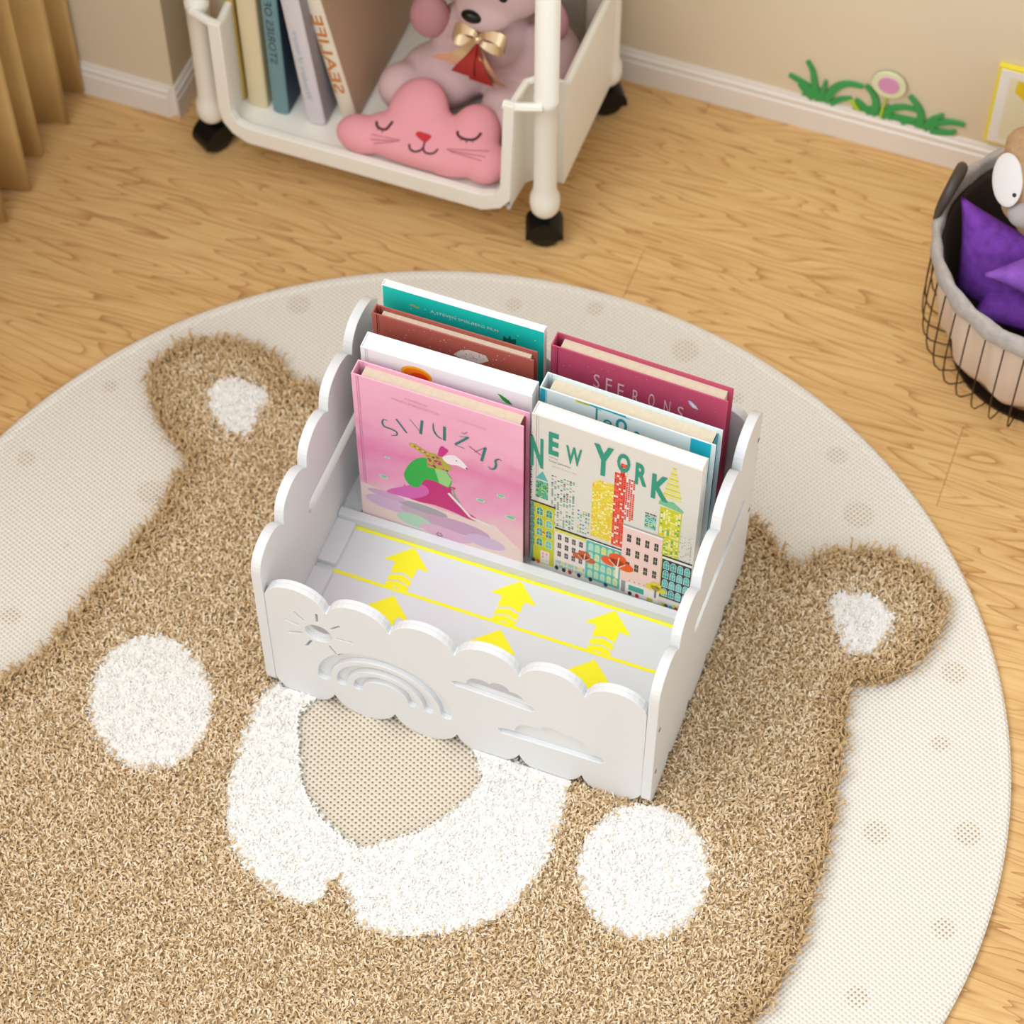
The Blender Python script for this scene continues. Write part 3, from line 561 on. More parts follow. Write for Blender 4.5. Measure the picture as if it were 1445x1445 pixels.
# ---- the other five
wb = book('picture_book', 'plain white picture book with an orange sun on its cover, right behind the pink book', -.1440, .2165, .1800, .0200, .267, .3, mat('white_gloss', (238, 238, 240), .35), pagew, inset=.0012)
P = Print(); hinge(P, .267, (212, 212, 216))
P.disc(.0590, .2475, .0165, .0125, (240, 180, 30), 2); P.disc(.0595, .2465, .0140, .0105, (236, 130, 20), 3); P.disc(.0620, .244, .0095, .0075, (222, 70, 24), 4)
P.poly([(.1440,.2560),(.1480,.2555),(.1560,.2500),(.1600,.2440),(.1540,.2440),(.1490,.2480)], (40, 160, 60), 3)
P.build('cover_print', BF, wb, True)
br = book('picture_book', 'brick brown picture book speckled with white, third book back on the left side', -.1475, .2557, .1710, .0122, .272, 0, mat('brick_cloth', (170, 88, 76), .5), page)
P = Print(); hinge(P, .272, (140, 66, 58))
for i in range(34): P.disc(random.gauss(.118, .022) if i > 12 else random.gauss(.045, .02), random.gauss(.254, .009), random.uniform(.0003, .0008), random.uniform(.0003, .0008), (238, 224, 214), 2, 6)
P.poly([(.0864,.2440),(.094,.2540),(.103,.2585),(.121,.2575),(.124,.250),(.116,.2425),(.100,.2380)], (222, 214, 208), 3)
for i in range(24): P.disc(random.uniform(.088, .122), random.uniform(.242, .258), .0006, .0006, (150, 90, 80), 4, 6)
P.build('cover_print', BF, br, True)
te = book('picture_book', 'teal picture book with small white lettering, rearmost and tallest on the left side', -.1500, .2885, .1725, .0085, .277, 0, mat('white_gloss', (238, 238, 240), .35), pagew, inset=.0008, board=.0012)
P = Print(); P.rect(.0012, .001, .1722, .2765, (30, 206, 192), 1); P.text('A STEVEN SPIELBERG FILM', .0520, .2555, .1242, .2595, (224, 240, 236), 4)
for i in range(9): P.disc(random.uniform(.01, .165), random.uniform(.252, .268), .0007, .0007, (220, 240, 236), 3, 6)
P.poly([(.129,.2440),(.1297,.2528),(.134,.2490),(.1365,.2560),(.138,.2500),(.1430,.2530),(.1430,.2440)], (20, 110, 90), 3); P.text('~', .030, .2555, .040, .2600, (200, 190, 90), 4)
P.build('cover_print', BF, te, True)
bl = book('picture_book', 'white and light blue picture book standing right behind the New York book', .0385, .2320, .1825, .0205, .266, -2.2, mat('sky_white', (222, 236, 240), .35), page)
P = Print(); hinge(P, .266, (150, 200, 214)); bc = (30, 160, 184)
P.rect(.0005, .002, .0062, .265, bc, 2); P.rect(.157, .20, .178, .2655, (24, 182, 208), 2); P.rect(.0375, .2615, .052, .2655, (226, 214, 60), 2); P.rect(.052, .263, .090, .2655, (60, 170, 186), 2)
for s, x0, z0, x1, z1 in (('l',.0590,.236,.0608,.262),('e',.0670,.2365,.0765,.2500),('o',.0800,.2360,.0920,.2590),('o',.0985,.230,.106,.2470)): P.text(s, x0, z0, x1, z1, (36, 150, 160), 6, bold=.01)
P.line([(.040,.2635),(.056,.2638),(.064,.2610)], .001, bc, 4); P.line([(.075,.2635),(.095,.2625)], .001, bc, 4)
P.build('cover_print', BF, bl, True)
MB().box((.1825 - .0045, .0017, .002), (.1825 - .0038, .0188, .2600)).build('fore_edge', mat('sea_blue_edge', (16, 130, 160), .5), bl, local=True)
ma = book('picture_book', 'raspberry red picture book with thin white lettering, rearmost on the right side', .0325, .2800, .1845, .0178, .272, -1.8, mat('raspberry', (190, 78, 108), .45), page)
P = Print(); hinge(P, .272, (140, 40, 70)); [P.text(c_, x_, z_, x_ + .0065, z_ + .022, (236, 200, 206), 4) for c_, x_, z_ in zip('SFERONS', (.046,.059,.0715,.0875,.104,.1205,.1345), (.2265,.226,.2235,.2215,.224,.221,.2185))]
P.poly([(.1445,.2545),(.1475,.2545),(.1530,.2500),(.1560,.2445),(.1500,.2445),(.1460,.2490)], (190, 200, 230), 4); P.poly([(.1465,.2530),(.1500,.2505),(.1535,.2455),(.1495,.2470)], (240, 242, 250), 5)
for i in range(14): P.disc(random.uniform(.01, .175), random.uniform(.240, .268), .0005, .0005, (226, 180, 200), 3, 6)
P.build('cover_print', BF, ma, True)

# ------------------------------------------------------------ trolley
tw = mat('warm_white_plastic', (243, 239, 228), .35)
TF, TB, TL, TR = .655, .925, -.550, -.105
tro = empty('rolling_cart', (-.3275, .79, 0), 'cream white plastic rolling cart on black casters against the back wall', 'trolley')
def tray(z0, zt, name):
    q = MB(); th_ = .004
    plan = [(-.505, TF), (-.505, .668), (-.508, .700), (-.520, .712), (TL, .714), (TL, .885), (-.520, .888), (-.512, .905), (-.505, TB), (-.150, TB), (-.143, .905), (-.135, .888), (TR, .885), (TR, .714), (-.135, .712), (-.147, .700), (-.150, .668), (-.150, TF)]
    V = []; cx, cy = -.3275, .79
    for x, y in plan:
        dx = th_ if x < cx else -th_; dy = 0 if y < .70 else (-th_ if y > .87 else 0)
        for (a, b) in ((x, y), (x + dx, y + dy)):
            V += [(a, b, z0), (a, b, zt - .01)]
    n = len(plan); F = []
    for i in range(n - 1):
        a = i * 4; b = a + 4
        F += [(a, b, b + 1, a + 1), (a + 2, a + 3, b + 3, b + 2), (a + 1, b + 1, b + 3, a + 3), (a, a + 2, b + 2, b)]
    q.add(V, F); P2 = [(x, y) for x, y in plan]
    k = len(P2); q.add([(x, y, z0 + .004) for x, y in P2] + [(x, y, z0 + .012) for x, y in P2], [tuple(range(k - 1, -1, -1)), tuple(range(k, 2 * k))])
    q.tube([(x, y, zt - .008) for x, y in plan], .0048, 8)                                   # rolled rim along sides and back
    U = [(-.513, zt + .004), (-.513, z0 + .040), (-.509, z0 + .018), (-.498, z0 + .002), (-.480, z0 - .008), (-.183, z0 - .008), (-.160, z0 + .004), (-.148, z0 + .022), (-.143, zt + .004)]
    I = [(-.156, zt + .004), (-.1605, z0 + .040), (-.168, z0 + .026), (-.185, z0 + .019), (-.478, z0 + .019), (-.490, z0 + .024), (-.497, z0 + .040), (-.497, zt + .004)]
    V, F = me_data(plate_mesh([U + I], .010, .0015), FRONT(TF - .001)); q.add(V, F)          # front opening frame
    for s in (-1, 1):                                                                        # tabs to the posts
        x_ = cx + s * .182; xo = cx + s * .2119
        q.tube([(cx + s * .170, TF, zt - .001), (x_, TF, zt - .001), (cx + s * .195, .659, zt - .001), (xo, .665, zt - .001)], .0055, 8)
    q.build(name, tw, tro)
tray(.066, .243, 'lower_tray'); tray(.425, .60, 'upper_tray')
POSTS = [(-.1157, .679), (-.5393, .679), (-.1157, .900), (-.5393, .900)]
for x, y in POSTS:
    q = MB(); q.lathe([(0, .052), (.013, .052), (.0165, .058), (.0178, .068), (.0174, .078), (.0142, .088), (.0137, .094), (.0135, .105), (.0135, .205), (.0138, .206), (.0138, .235), (.0146, .236), (.0146, .245), (.0138, .246), (.0138, .66), (.012, .665), (0, .665)], (x, y), 28)
    q.build('post', tw, tro, smooth=True)
blk = mat('black_plastic', (14, 14, 15), .35, spec=.25)
for i, (x, y) in enumerate(POSTS):
    q = MB(); a = R((20, 60, 35, 10)[i]); ca, sa = math.cos(a), math.sin(a); n = 24
    for s, hw in ((-1, .0045), (1, .0045)):                                                  # twin wheels
        V = []; cc = .0085 * s
        for rr, dd in ((0, -hw), (.0175, -hw), (.0195, -hw * .55), (.0195, hw * .55), (.0175, hw), (0, hw)):
            for j in range(n):
                t = 2 * math.pi * j / n; lx, lz = rr * math.cos(t), .0197 + rr * math.sin(t); d = cc + dd
                V.append((x + ca * lx - sa * d, y + sa * lx + ca * d, lz))
        q.add(V, [(k * n + j, k * n + (j + 1) % n, (k + 1) * n + (j + 1) % n, (k + 1) * n + j) for k in range(5) for j in range(n)])
    wl = q.build('caster', blk, tro, smooth=True)
    h = MB(); V = []; 
    for j in range(13):                                                                      # fork hood over the wheels
        t = R(-10 + 200 * j / 12); 
        for rr in (.0208, .0225):
            for d in (-.0155, .0155): lx = rr * math.cos(t); V.append((x + ca * lx - sa * d, y + sa * lx + ca * d, .0197 + rr * math.sin(t)))
    F = []
    for j in range(12):
        a4 = j * 4; F += [(a4, a4 + 1, a4 + 5, a4 + 4), (a4 + 2, a4 + 6, a4 + 7, a4 + 3), (a4, a4 + 4, a4 + 6, a4 + 2), (a4 + 1, a4 + 3, a4 + 7, a4 + 5)]
    h.add(V, F); h.add([V[k_] for k_ in range(0, 52, 4)] + [V[k_] for k_ in range(1, 52, 4)], [tuple(range(12, -1, -1)), tuple(range(13, 26))]); h.tube([(x, y, .040), (x, y, .054)], .006, 12); h.build('hood', blk, wl)

# ------------------------------------------------------------ books on the cart
TFZ = .0785
def cartbook(label, x, y, w_, h, d, lean, colr, side=None, name='book', pmat=None):
    """spine towards the viewer (-y); w_ thickness in x, d depth in y; lean tips the top to -x"""
    t = empty(name, (x, y, TFZ), label, 'book', 'books on the cart'); t.rotation_euler = (0, R(-lean), 0)
    cm = mat(label[:20], colr, .5); q = MB()
    n = 8; V = []; F = []
    for zz in (0, h):
        for i in range(n + 1): a = math.pi * i / n; V.append((w_ / 2 - w_ / 2 * math.cos(a), .004 - .004 * math.sin(a), zz))
        V += [(w_ - .001, .006, zz), (.001, .006, zz)]
    m_ = n + 3
    F = [(i, (i + 1) % m_, m_ + (i + 1) % m_, m_ + i) for i in range(m_)] + [tuple(range(m_ - 1, -1, -1)), tuple(range(m_, 2 * m_))]
    q.add(V, F); q.box((0, .004, 0), (.0016, d, h), bev=.0004); q.box((w_ - .0016, .004, 0), (w_, d, h), m=1, bev=.0004)
    q.build('cover', [cm, mat(label[:16] + 's', side or colr, .5)], t, local=True); MB().box((.0016, .006, .003), (w_ - .0016, d - .003, h - .003)).build('page_block', pmat or page, t, local=True)
    return t
cartbook('mustard yellow book, leftmost of the row in the cart', -.512, .694, .012, .21, .14, .8, (196, 168, 84))
cb2 = cartbook('thick cream book between the mustard and the teal book in the cart', -.4955, .690, .0250, .22, .15, .4, (222, 206, 168))
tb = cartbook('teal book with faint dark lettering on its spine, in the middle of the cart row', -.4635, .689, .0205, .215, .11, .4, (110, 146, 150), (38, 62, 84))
q = Print(); q.text('STORIES OF', .0, .0, .10, .009, (48, 70, 80), 2);
q.build('spine_print', Matrix(((0, 1, 0, .006), (0, 0, -1, -.0002), (1, 0, 0, .085), (0, 0, 0, 1))), tb, True)
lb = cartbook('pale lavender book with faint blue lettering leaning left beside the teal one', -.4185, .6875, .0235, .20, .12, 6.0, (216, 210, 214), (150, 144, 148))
q = Print(); q.text('Wonders of nature', 0, 0, .11, .007, (150, 186, 200), 2); q.build('spine_print', Matrix(((0, 1, 0, .008), (0, 0, -1, -.0002), (1, 0, 0, .04), (0, 0, 0, 1))), lb, True)
sl = cartbook('leaning cream book with mirrored orange SEALIFE lettering and tan side, beside the pink bear', -.3835, .7080, .0205, .245, .205, 11.0, (232, 222, 200), (196, 164, 134))
q = Print(); q.text('SEALIFE', 0, 0, .122, .0135, (206, 128, 56), 2, bold=.01)
q.build('spine_print', Matrix(((0, 1, 0, .0035), (0, 0, -1, -.0003), (1, 0, 0, .042), (0, 0, 0, 1))), sl, True)

# ------------------------------------------------------------ plush bear
bf = mat('mauve_plush', (218, 188, 188), .9, noise=.02, nscale=60, bump=.2, bscale=900, spec=.15)
ub = empty('plush_bear', (-.235, .80, TFZ), 'dusty pink teddy bear with a gold ribbon bow sitting in the cart behind the pillow', 'plush toy')
q = MB()
q.ell((-.228, .825, .140), (.060, .052, .064)); q.ell((-.226, .808, .180), (.046, .040, .045)); q.ell((-.222, .815, .268), (.062, .052, .052)); q.ell((-.226, .782, .246), (.036, .030, .026))
q.ell((-.285, .785, .112), (.050, .048, .032), (0, 0, 25)); q.ell((-.318, .752, .112), (.032, .030, .030)); q.ell((-.262, .800, .125), (.045, .04, .04))
q.ell((-.185, .780, .112), (.040, .060, .031), (0, 0, -8)); q.ell((-.180, .745, .110), (.033, .030, .030)); q.ell((-.175, .825, .140), (.05, .045, .058))
q.ell((-.160, .815, .158), (.024, .026, .052), (0, -18, 0)); q.ell((-.282, .815, .165), (.020, .022, .046), (0, 22, 0))
bd = blob('body', q, .0035, 6, bf, ub)
MB().ell((-.303, .800, .190), (.024, .016, .034), (0, 10, 0)).build('ear', mat('rose_plush', (208, 152, 158), .9, bump=.4, bscale=900, spec=.15), ub, smooth=True)
MB().ell((-.158, .822, .215), (.016, .014, .030), (0, -16, 0)).build('ear', mat('rose_plush', (0, 0, 0)), ub, smooth=True)
MB().ell((-.2335, .7555, .254), (.0125, .007, .0085), (12, 6, 0)).build('nose', mat('black_nose', (14, 12, 14), .3), ub, smooth=True)
for ex in (-.252, -.200): MB().ell((ex, .768, .282), (.005, .004, .005)).build('eye', mat('black_nose', (14, 12, 14), .3), ub, smooth=True)
gold = mat('gold_ribbon', (226, 200, 160), .25, .65); redr = mat('red_ribbon', (176, 58, 52), .4, .2)
bow = MB(); c0 = Vector((-.226, .757, .222))
def loop(sx, L, m):
    V = []; n = 12
    for i in range(n + 1):
        t = 2 * math.pi * i / n; r_ = L * (1 - math.cos(t)) / 2; h_ = .010 * math.sin(t)
        for d in (-1, 1): wv = .003 + .006 * (1 - math.cos(t)) / 2; V.append(c0 + Vector((sx * r_, d * wv * .55 - .002, h_ + d * wv * .8)))
    bow.add(V, [(2 * i, 2 * i + 1, 2 * i + 3, 2 * i + 2) for i in range(n)], m)
loop(-1, .030, 0); loop(1, .034, 0); bow.ell(c0 + Vector((0, -.003, 0)), (.0055, .005, .0055))
for x1, zz, wv, m in ((-.040, -.040, .014, 0), (-.016, -.054, .013, 1), (.008, -.060, .015, 1), (.028, -.056, .011, 0)):
    V = []
    for k in range(6):
        t = k / 5; p = c0 + Vector((x1 * t, -.010 * math.sin(t * 2.4) - .003, zz * t)); ww = .0015 + wv * t; V += [p + Vector((-ww, .002 * math.sin(k * 2), 0)), p + Vector((ww, -.003, 0))]
    bow.add(V, [(2 * i, 2 * i + 1, 2 * i + 3, 2 * i + 2) for i in range(5)], m)
bw = bow.build('ribbon_bow', [gold, redr], ub, smooth=True); bw['label'] = 'shiny gold ribbon bow with red lining'

# ------------------------------------------------------------ cat cloud pillow
tl = R(38); PO = Vector((-.42, .672, .105)); ex, ey, ez = Vector((1, 0, 0)), Vector((0, math.cos(tl), math.sin(tl))), Vector((0, -math.sin(tl), math.cos(tl)))
PM = Matrix(((ex.x, ey.x, ez.x, PO.x), (ex.y, ey.y, ez.y, PO.y), (ex.z, ey.z, ez.z, PO.z), (0, 0, 0, 1)))
pil = empty('cloud_pillow', (-.27, .70, TFZ), 'pink cloud-shaped pillow with a sleeping cat face leaning in the front of the cart', 'pillow')
q = MB(); D = -.008
for c, r_ in (((.079, .000), (.033, .023)), ((.108, .008), (.032, .026)), ((.137, .036), (.037, .047)), ((.150, .020), (.05, .036)), ((.208, .032), (.031, .038)), ((.228, .007), (.030, .026)), ((.150, -.001), (.095, .020)), ((.185, .012), (.05, .034))):
    q.ell((c[0], c[1], D), (r_[0], r_[1], .021))
q.V = [tuple(PM @ Vector(v)) for v in q.V]
pb = blob('cushion', q, .0028, 5, mat('pink_velvet', (236, 162, 170), .8, bump=.1, bscale=500, spec=.2), pil)
bvh = BVHTree.FromPolygons([v.co + off(pil) for v in pb.data.vertices], [tuple(p.vertices) for p in pb.data.polygons])
def onp(x, y, lift=.0004):
    h = bvh.ray_cast(PM @ Vector((x, y, .1)), -ez); return (h[0] + h[1] * lift) if h[0] else PM @ Vector((x, y, 0))
dk = mat('dark_thread', (74, 32, 38), .7); rd = mat('red_nose', (196, 26, 36), .6); wk = mat('whisker_thread', (176, 100, 108), .8); yl = mat('yellow_thread', (236, 196, 110), .8)
def stitch(mb, pts, wd, n=14):
    pts = spline(pts, 5, False) if len(pts) > 2 else [tuple(np.array(pts[0]) * (1 - t) + np.array(pts[1]) * t) for t in np.linspace(0, 1, 6)]
    mb.tube([onp(*p) for p in pts], wd, 6)
def thread(name, strokes, m):
    f_ = MB()
    for p_, w_ in strokes: stitch(f_, p_, w_)
    f_.build(name, m, pil, smooth=True)
thread('eye', [([(.0961,.0176),(.0985,.0130),(.1040,.0108),(.1105,.0125),(.1143,.0225)], .0016), ([(.101,.0118),(.100,.0085)], .0005), ([(.106,.0105),(.107,.0070)], .0005)], dk)
thread('eye', [([(.1925,.0320),(.1950,.0275),(.2040,.0255),(.2150,.0285),(.2200,.0373)], .0016), ([(.200,.0260),(.199,.0225)], .0005), ([(.206,.0255),(.2065,.0215)], .0005), ([(.212,.0275),(.214,.0240)], .0005)], dk)
thread('mouth', [([(.1417,.0029),(.1440,-.0020),(.1500,-.0038),(.1560,-.0010),(.1588,.0029)], .0012), ([(.1588,.0029),(.1620,-.0010),(.1680,-.0015),(.1730,.0010),(.1761,.0064)], .0012), ([(.1585,.0105),(.1588,.0029)], .0010)], dk)
for a, b in (((.0945,.0019),(.1294,.0043)), ((.0949,-.0038),(.1286,.0029)), ((.0996,-.0073),(.1240,.0010)), ((.1863,.0091),(.2341,.0197)), ((.1880,.0080),(.2326,.0123)), ((.1911,.0075),(.2294,.0068))): thread('whisker', [([a, b], .00045)], wk)
no = [onp(*p, .0009) for p in spline([(.1465,.0150),(.1480,.0195),(.1555,.0200),(.1640,.0190),(.1635,.0150),(.1585,.0098)], 4)]; cn = onp(.1555, .0155, .0016)
mk('nose', [*no, cn], [(i, (i + 1) % len(no), len(no)) for i in range(len(no))], rd, pil, smooth=True)

# ------------------------------------------------------------ wire basket
BC = (.482, .729); bas = empty('wire_basket', (*BC, 0), 'black wire basket with a grey cloth liner standing by the back wall at the right', 'basket')
wire = mat('dark_bronze_wire', (52, 38, 30), .35, .6); q = MB()
def brad(z): # side profile
    pts = [(.0, .118), (.012, .140), (.03, .146), (.07, .150), (.12, .151), (.18, .1515)]
    for (a, ra), (b, rb) in zip(pts, pts[1:]):
        if z <= b: return ra + (rb - ra) * (z - a) / (b - a)
    return pts[-1][1]
for z in (.172,): q.tube([(BC[0] + brad(z) * math.cos(2 * math.pi * j / 64), BC[1] + brad(z) * math.sin(2 * math.pi * j / 64), z) for j in range(64)], .00095, 6, closed=True)
for j in range(40):
    a = 2 * math.pi * j / 40 + .05; pr = [(.106, .005), (.122, .008), (.138, .016), (.146, .028), (.150, .044), (.152, .07), (.152, .12), (.151, .172)]
    q.tube([(BC[0] + r_ * math.cos(a), BC[1] + r_ * math.sin(a), z) for r_, z in pr], .00095, 6)
q.lathe([(.1005, .0005), (.113, .0005), (.113, .0045), (.1005, .0045), (.1005, .0005)], BC, 72); q.build('wire_frame', wire, bas, smooth=False)
ln = MB(); V = []; n = 120; prof = [(0, .010), (.098, .011), (.112, .022), (.128, .050), (.137, .10), (.145, .165), (.1465, .182), (.150, .188), (.1555, .184), (.1570, .174), (.1560, .163), (.1535, .160)]
for k, (r_, z) in enumerate(prof):
    for j in range(n):
        a = 2 * math.pi * j / n; am = .005 * math.sin(a * 13 + k * .15) * math.sin(math.pi * min(1, max(0, (k - 1) / 4.5))) if 1 < k < 6 else (.0012 * math.sin(a * 23 + k) if k >= 6 else 0)
        zz = z + (.0015 * math.sin(a * 17) if k >= 8 else 0); V.append((BC[0] + (r_ + am) * math.cos(a), BC[1] + (r_ + am) * math.sin(a), zz))
F = [(i * n + j, i * n + (j + 1) % n, (i + 1) * n + (j + 1) % n, (i + 1) * n + j) for i in range(len(prof) - 1) for j in range(n)]
MI = [1 if i < 5 else 0 for i in range(len(prof) - 1) for j in range(n)]
o = mk('cloth_liner', V, F, [mat('grey_felt', (176, 168, 162), .9, noise=.1, nscale=120, bump=.5, bscale=600), mat('beige_linen', (216, 196, 176), .9, bump=.2, bscale=700)], bas, MI, True)
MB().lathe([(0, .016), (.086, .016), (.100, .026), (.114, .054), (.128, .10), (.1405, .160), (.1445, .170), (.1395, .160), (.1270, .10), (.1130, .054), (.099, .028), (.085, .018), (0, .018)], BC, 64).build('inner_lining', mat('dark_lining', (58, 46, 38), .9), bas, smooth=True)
hm = mat('dark_leather', (70, 60, 52), .45)
for s, az in ((1, 174), (1, -6)):
    a0 = R(az); u = Vector((math.cos(a0), math.sin(a0), 0)); v = Vector((-u.y, u.x, 0)); pts = []
    for i in range(17):
        t = math.pi * i / 16; pts.append(Vector((*BC, .180)) + u * (.152 - .008 * math.sin(t)) + v * (-.030 * math.cos(t)) + Vector((0, 0, .046 * math.sin(t) ** .75)))
    MB().tube(pts, [.0034 + .0036 * math.sin(math.pi * i / 16) ** .5 for i in range(17)], 12).build('handle', hm, bas, smooth=True)
# purple cushions
pur = mat('purple_felt', (116, 62, 158), .9, noise=.22, nscale=90, bump=.3, bscale=500, spec=.1); pur2 = mat('purple_felt_light', (138, 86, 178), .9, noise=.16, nscale=90, bump=.3, bscale=500, spec=.1)
def cushion(name, label, M, w_, h, t, m):
    n = 22; V = []; F = []
    for s in (1, -1):
        for i in range(n + 1):
            for j in range(n + 1):
                u = 2 * i / n - 1; v = 2 * j / n - 1; e = max(0, (1 - u ** 4) * (1 - v ** 4)) ** .55; pin = 1 - .07 * (1 - abs(u)) * abs(v) - 0
                V.append(M @ Vector((u * w_ / 2 * (1 - .09 * (1 - v * v) * abs(u) ** 3 * 0 - .08 * (1 - v * v)), v * h / 2 * (1 - .08 * (1 - u * u)), s * e * t / 2)))
    k = (n + 1) ** 2
    for i in range(n):
        for j in range(n):
            a = i * (n + 1) + j; F += [(a, a + n + 1, a + n + 2, a + 1), (k + a, k + a + 1, k + a + n + 2, k + a + n + 1)]
    o = mk(name, [tuple(v) for v in V], F, m, None, smooth=True); bm = bmesh.new(); bm.from_mesh(o.data); bmesh.ops.remove_doubles(bm, verts=bm.verts, dist=1e-5); bm.to_mesh(o.data); bm.free()
    return tag(o, label, 'cushion', 'purple cushions in the basket')
def frame(c, e, z_axis=None): return Matrix.Translation(c) @ Euler([R(a) for a in e]).to_matrix().to_4x4()
def skew(A, u, v, w_, h):
    A, u, v = Vector(A), Vector(u).normalized(), Vector(v).normalized(); n_ = u.cross(v).normalized(); c = A + u * w_ / 2 + v * h / 2
    return Matrix(((u.x, v.x, n_.x, c.x), (u.y, v.y, n_.y, c.y), (u.z, v.z, n_.z, c.z), (0, 0, 0, 1)))
cushion('cushion', 'purple felt cushion standing at the left inside the wire basket', skew((.348, .726, .215), (.095, -.006, -.030), (.017, -.036, -.105), .130, .120), .130, .120, .040, pur)
cushion('cushion', 'lighter purple felt cushion at the front of the basket, tip over the standing one', skew((.394, .650, .186), (.053, .052, .012), (.075, .012, -.042), .120, .120), .120, .120, .034, pur2)
cushion('cushion', 'deep purple felt cushion lying lowest inside the wire basket', skew((.395, .645, .120), (.1, .0, .0), (0, .1, -.01), .150, .130), .150, .130, .04, pur)
# toy animal
toy = empty('plush_animal', (.44, .755, .15), 'brown plush animal with white face patch and grey muzzle inside the wire basket', 'plush toy')
bfur = mat('brown_fur', (178, 144, 108), .95, noise=.15, nscale=150, bump=.8, bscale=500, spec=.1)
def ellN(c, r_, nrm, up):
    n_ = Vector(nrm).normalized(); x_ = Vector(up).cross(n_).normalized(); y_ = n_.cross(x_); m = MB(); m.ell((0, 0, 0), r_)
    M = Matrix(((x_.x, y_.x, n_.x, c[0]), (x_.y, y_.y, n_.y, c[1]), (x_.z, y_.z, n_.z, c[2]), (0, 0, 0, 1))); m.V = [tuple(M @ Vector(v)) for v in m.V]; return m
q = MB(); q.ell((.428, .738, .260), (.046, .044, .048)); q.ell((.402, .748, .292), (.022, .022, .022)); q.ell((.440, .750, .205), (.038, .038, .045)); q.ell((.480, .77, .2), (.05, .045, .06)); q.ell((.418, .712, .245), (.026, .022, .024)); q.ell((.385, .738, .268), (.010, .010, .018))
blob('body', q, .003, 3, bfur, toy); ellN((.3945, .7090, .2775), (.0185, .0290, .0050), (-.45, -.66, .60), (-.45, .35, .75)).build('face_patch', mat('white_plush', (216, 212, 210), .9, bump=.3, bscale=600), toy, smooth=True)
MB().ell((.4200, .6960, .248), (.0175, .016, .016)).build('muzzle', mat('grey_plush', (168, 160, 158), .9, bump=.3, bscale=600), toy, smooth=True)
MB().ell((.4068, .6955, .2730), (.0034, .0034, .0034)).build('eye', mat('black_nose', (14, 12, 14), .3), toy, smooth=True)

# ------------------------------------------------------------ wall decoration and picture
grn = mat('green_foam', (62, 158, 84), .6); st = empty('wall_sticker', (.2, WY, .05), 'green foam grass wall sticker with one pink flower, just above the baseboard', 'wall decoration')
def blade(pts, wd):
    P_ = spline(pts, 5, False); n = len(P_); L = []; Rr = []
    for i, p in enumerate(P_):
        a = Vector(P_[max(i - 1, 0)]); b = Vector(P_[min(i + 1, n - 1)]); d = (b - a).normalized(); ww = (wd + .002) * (1 - .5 * (i / (n - 1)) ** 1.5) / 2
        L.append(tuple(Vector(p) + Vector((-d.y, d.x)) * ww)); Rr.append(tuple(Vector(p) - Vector((-d.y, d.x)) * ww))
    return L + Rr[::-1]
BL = [([(.135,.050),(.122,.065),(.109,.073),(.094,.079)],.008), ([(.133,.050),(.126,.075),(.122,.095),(.114,.110)],.007), ([(.135,.050),(.138,.070),(.139,.086)],.005), ([(.140,.050),(.152,.078),(.166,.090),(.184,.092)],.009),
      ([(.148,.049),(.158,.060),(.172,.068)],.006), ([(.200,.050),(.203,.070),(.197,.086),(.187,.096)],.008), ([(.198,.050),(.188,.060),(.178,.068)],.006), ([(.212,.050),(.222,.068),(.238,.077),(.254,.077)],.008), ([(.258,.050),(.258,.072),(.250,.088),(.241,.098)],.008),
      ([(.262,.050),(.272,.068),(.284,.081)],.006), ([(.264,.050),(.280,.066),(.296,.073),(.311,.074)],.008), ([(.272,.050),(.285,.052),(.296,.055),(.302,.060)],.007), ([(.224,.050),(.220,.062),(.218,.072)],.006), ([(.236,.050),(.245,.056),(.253,.060)],.006), ([(.128,.051),(.116,.062),(.108,.070)],.009)]
q = MB()
for i, (p, w2) in enumerate(BL):
    V, F = me_data(plate_mesh([blade(p, w2)], .0035, .0005), FRONT(WY - .0022 - .0004 * (i % 3))); q.add(V, F)
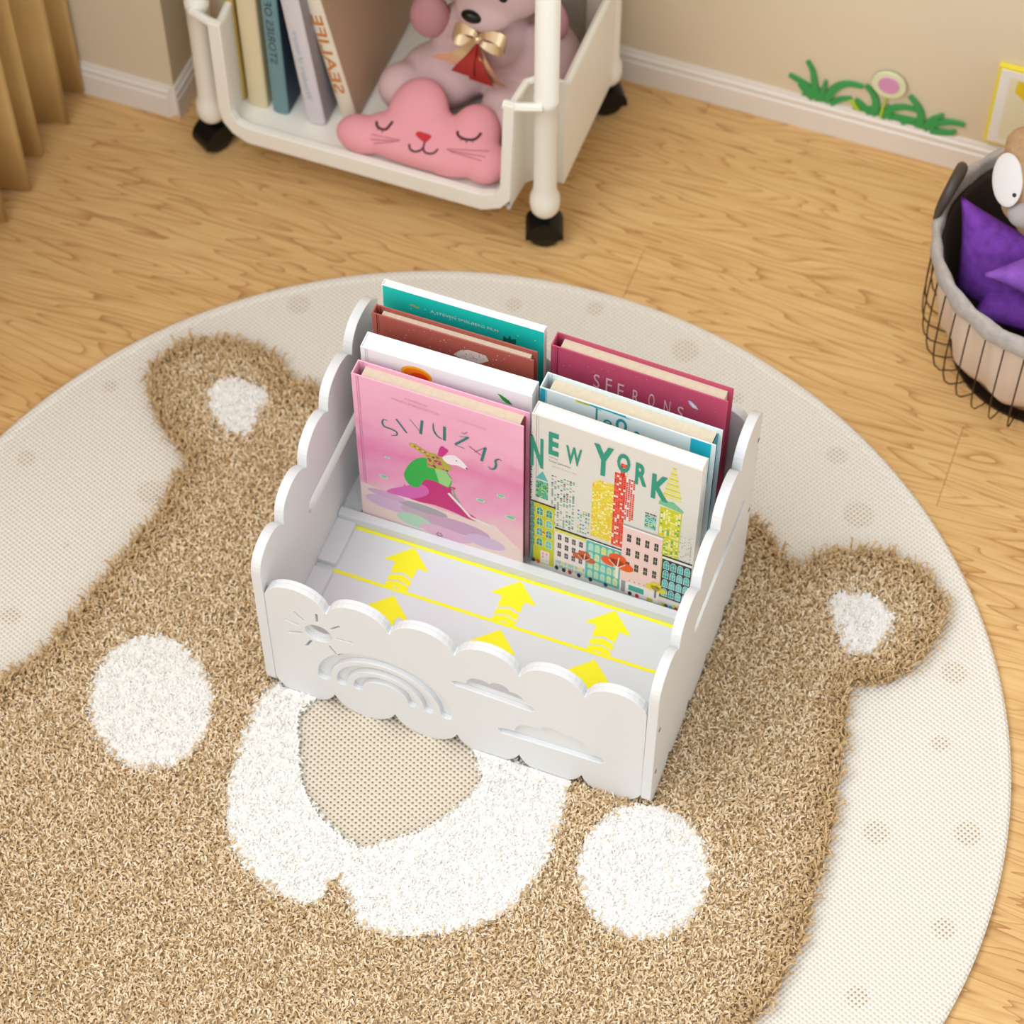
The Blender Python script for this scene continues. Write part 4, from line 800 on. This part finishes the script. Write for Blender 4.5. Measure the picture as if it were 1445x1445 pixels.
V, F = me_data(plate_mesh([[(.112,.051),(.116,.064),(.130,.070),(.142,.066),(.152,.0495),(.150,.0495),(.125,.0495)], [(.176,.0505),(.196,.062),(.214,.062),(.226,.060),(.252,.062),(.270,.058),(.296,.0505)]], .0030, .0004), FRONT(WY - .0016)); q.add(V, F)
q.build('grass', grn, st)
V, F = me_data(plate_mesh([[(.209,.051),(.2125,.051),(.2150,.088),(.2130,.088)]], .0034, .0004), FRONT(WY - .0042)); mk('flower_stem', V, F, mat('lime_foam', (176, 206, 60), .6), st)
V, F = me_data(plate_mesh([[(.170,.067),(.177,.066),(.186,.053),(.179,.054)]], .0034, .0004), FRONT(WY - .0042)); mk('leaf', V, F, mat('lime_foam', (176, 206, 60), .6), st)
V, F = me_data(plate_mesh([[(.2150 + .0205 * math.cos(a), .1100 + .0205 * math.sin(a)) for a in np.linspace(0, 2 * math.pi, 48, endpoint=False)]], .0035, .0005), FRONT(WY - .0058)); fl = mk('flower', V, F, mat('pale_green_foam', (222, 226, 184), .6), st)
V, F = me_data(plate_mesh([[(.2150 + .0125 * math.cos(a), .1115 + .0125 * math.sin(a)) for a in np.linspace(0, 2 * math.pi, 32, endpoint=False)]], .002, .0004), FRONT(WY - .0084)); mk('flower_center', V, F, mat('pink_foam', (216, 150, 190), .6), fl)
pic = empty('framed_picture', (.42, WY, .06), 'small picture with a yellow edge and white mat on the wall behind the basket', 'picture')
px0, px1, pz0, pz1 = .3365, .500, .062, .190
MB().box((px0, WY - .008, pz0), (px1, WY - .0005, pz1), bev=.001).build('frame', mat('yellow_frame', (236, 218, 70), .4), pic)
MB().box((px0 + .004, WY - .0088, pz0 + .004), (px1 - .004, WY - .0078, pz1 - .004)).build('mat_board', mat('white_card', (238, 234, 226), .6), pic)
q = Print(); q.rect(.352, pz0 + .012, px1 - .012, pz1 - .014, (232, 224, 190), 1); q.poly([(.362,pz1-.016),(.486,pz1-.016),(.486,.09),(.40,.085),(.385,.12),(.372,.145),(.360,.155)], (232, 200, 40), 2); q.poly([(.372,.165),(.40,.168),(.44,.13),(.42,.10),(.395,.12)], (214, 168, 20), 3)
q.build('artwork', FRONT(WY - .0089), pic)
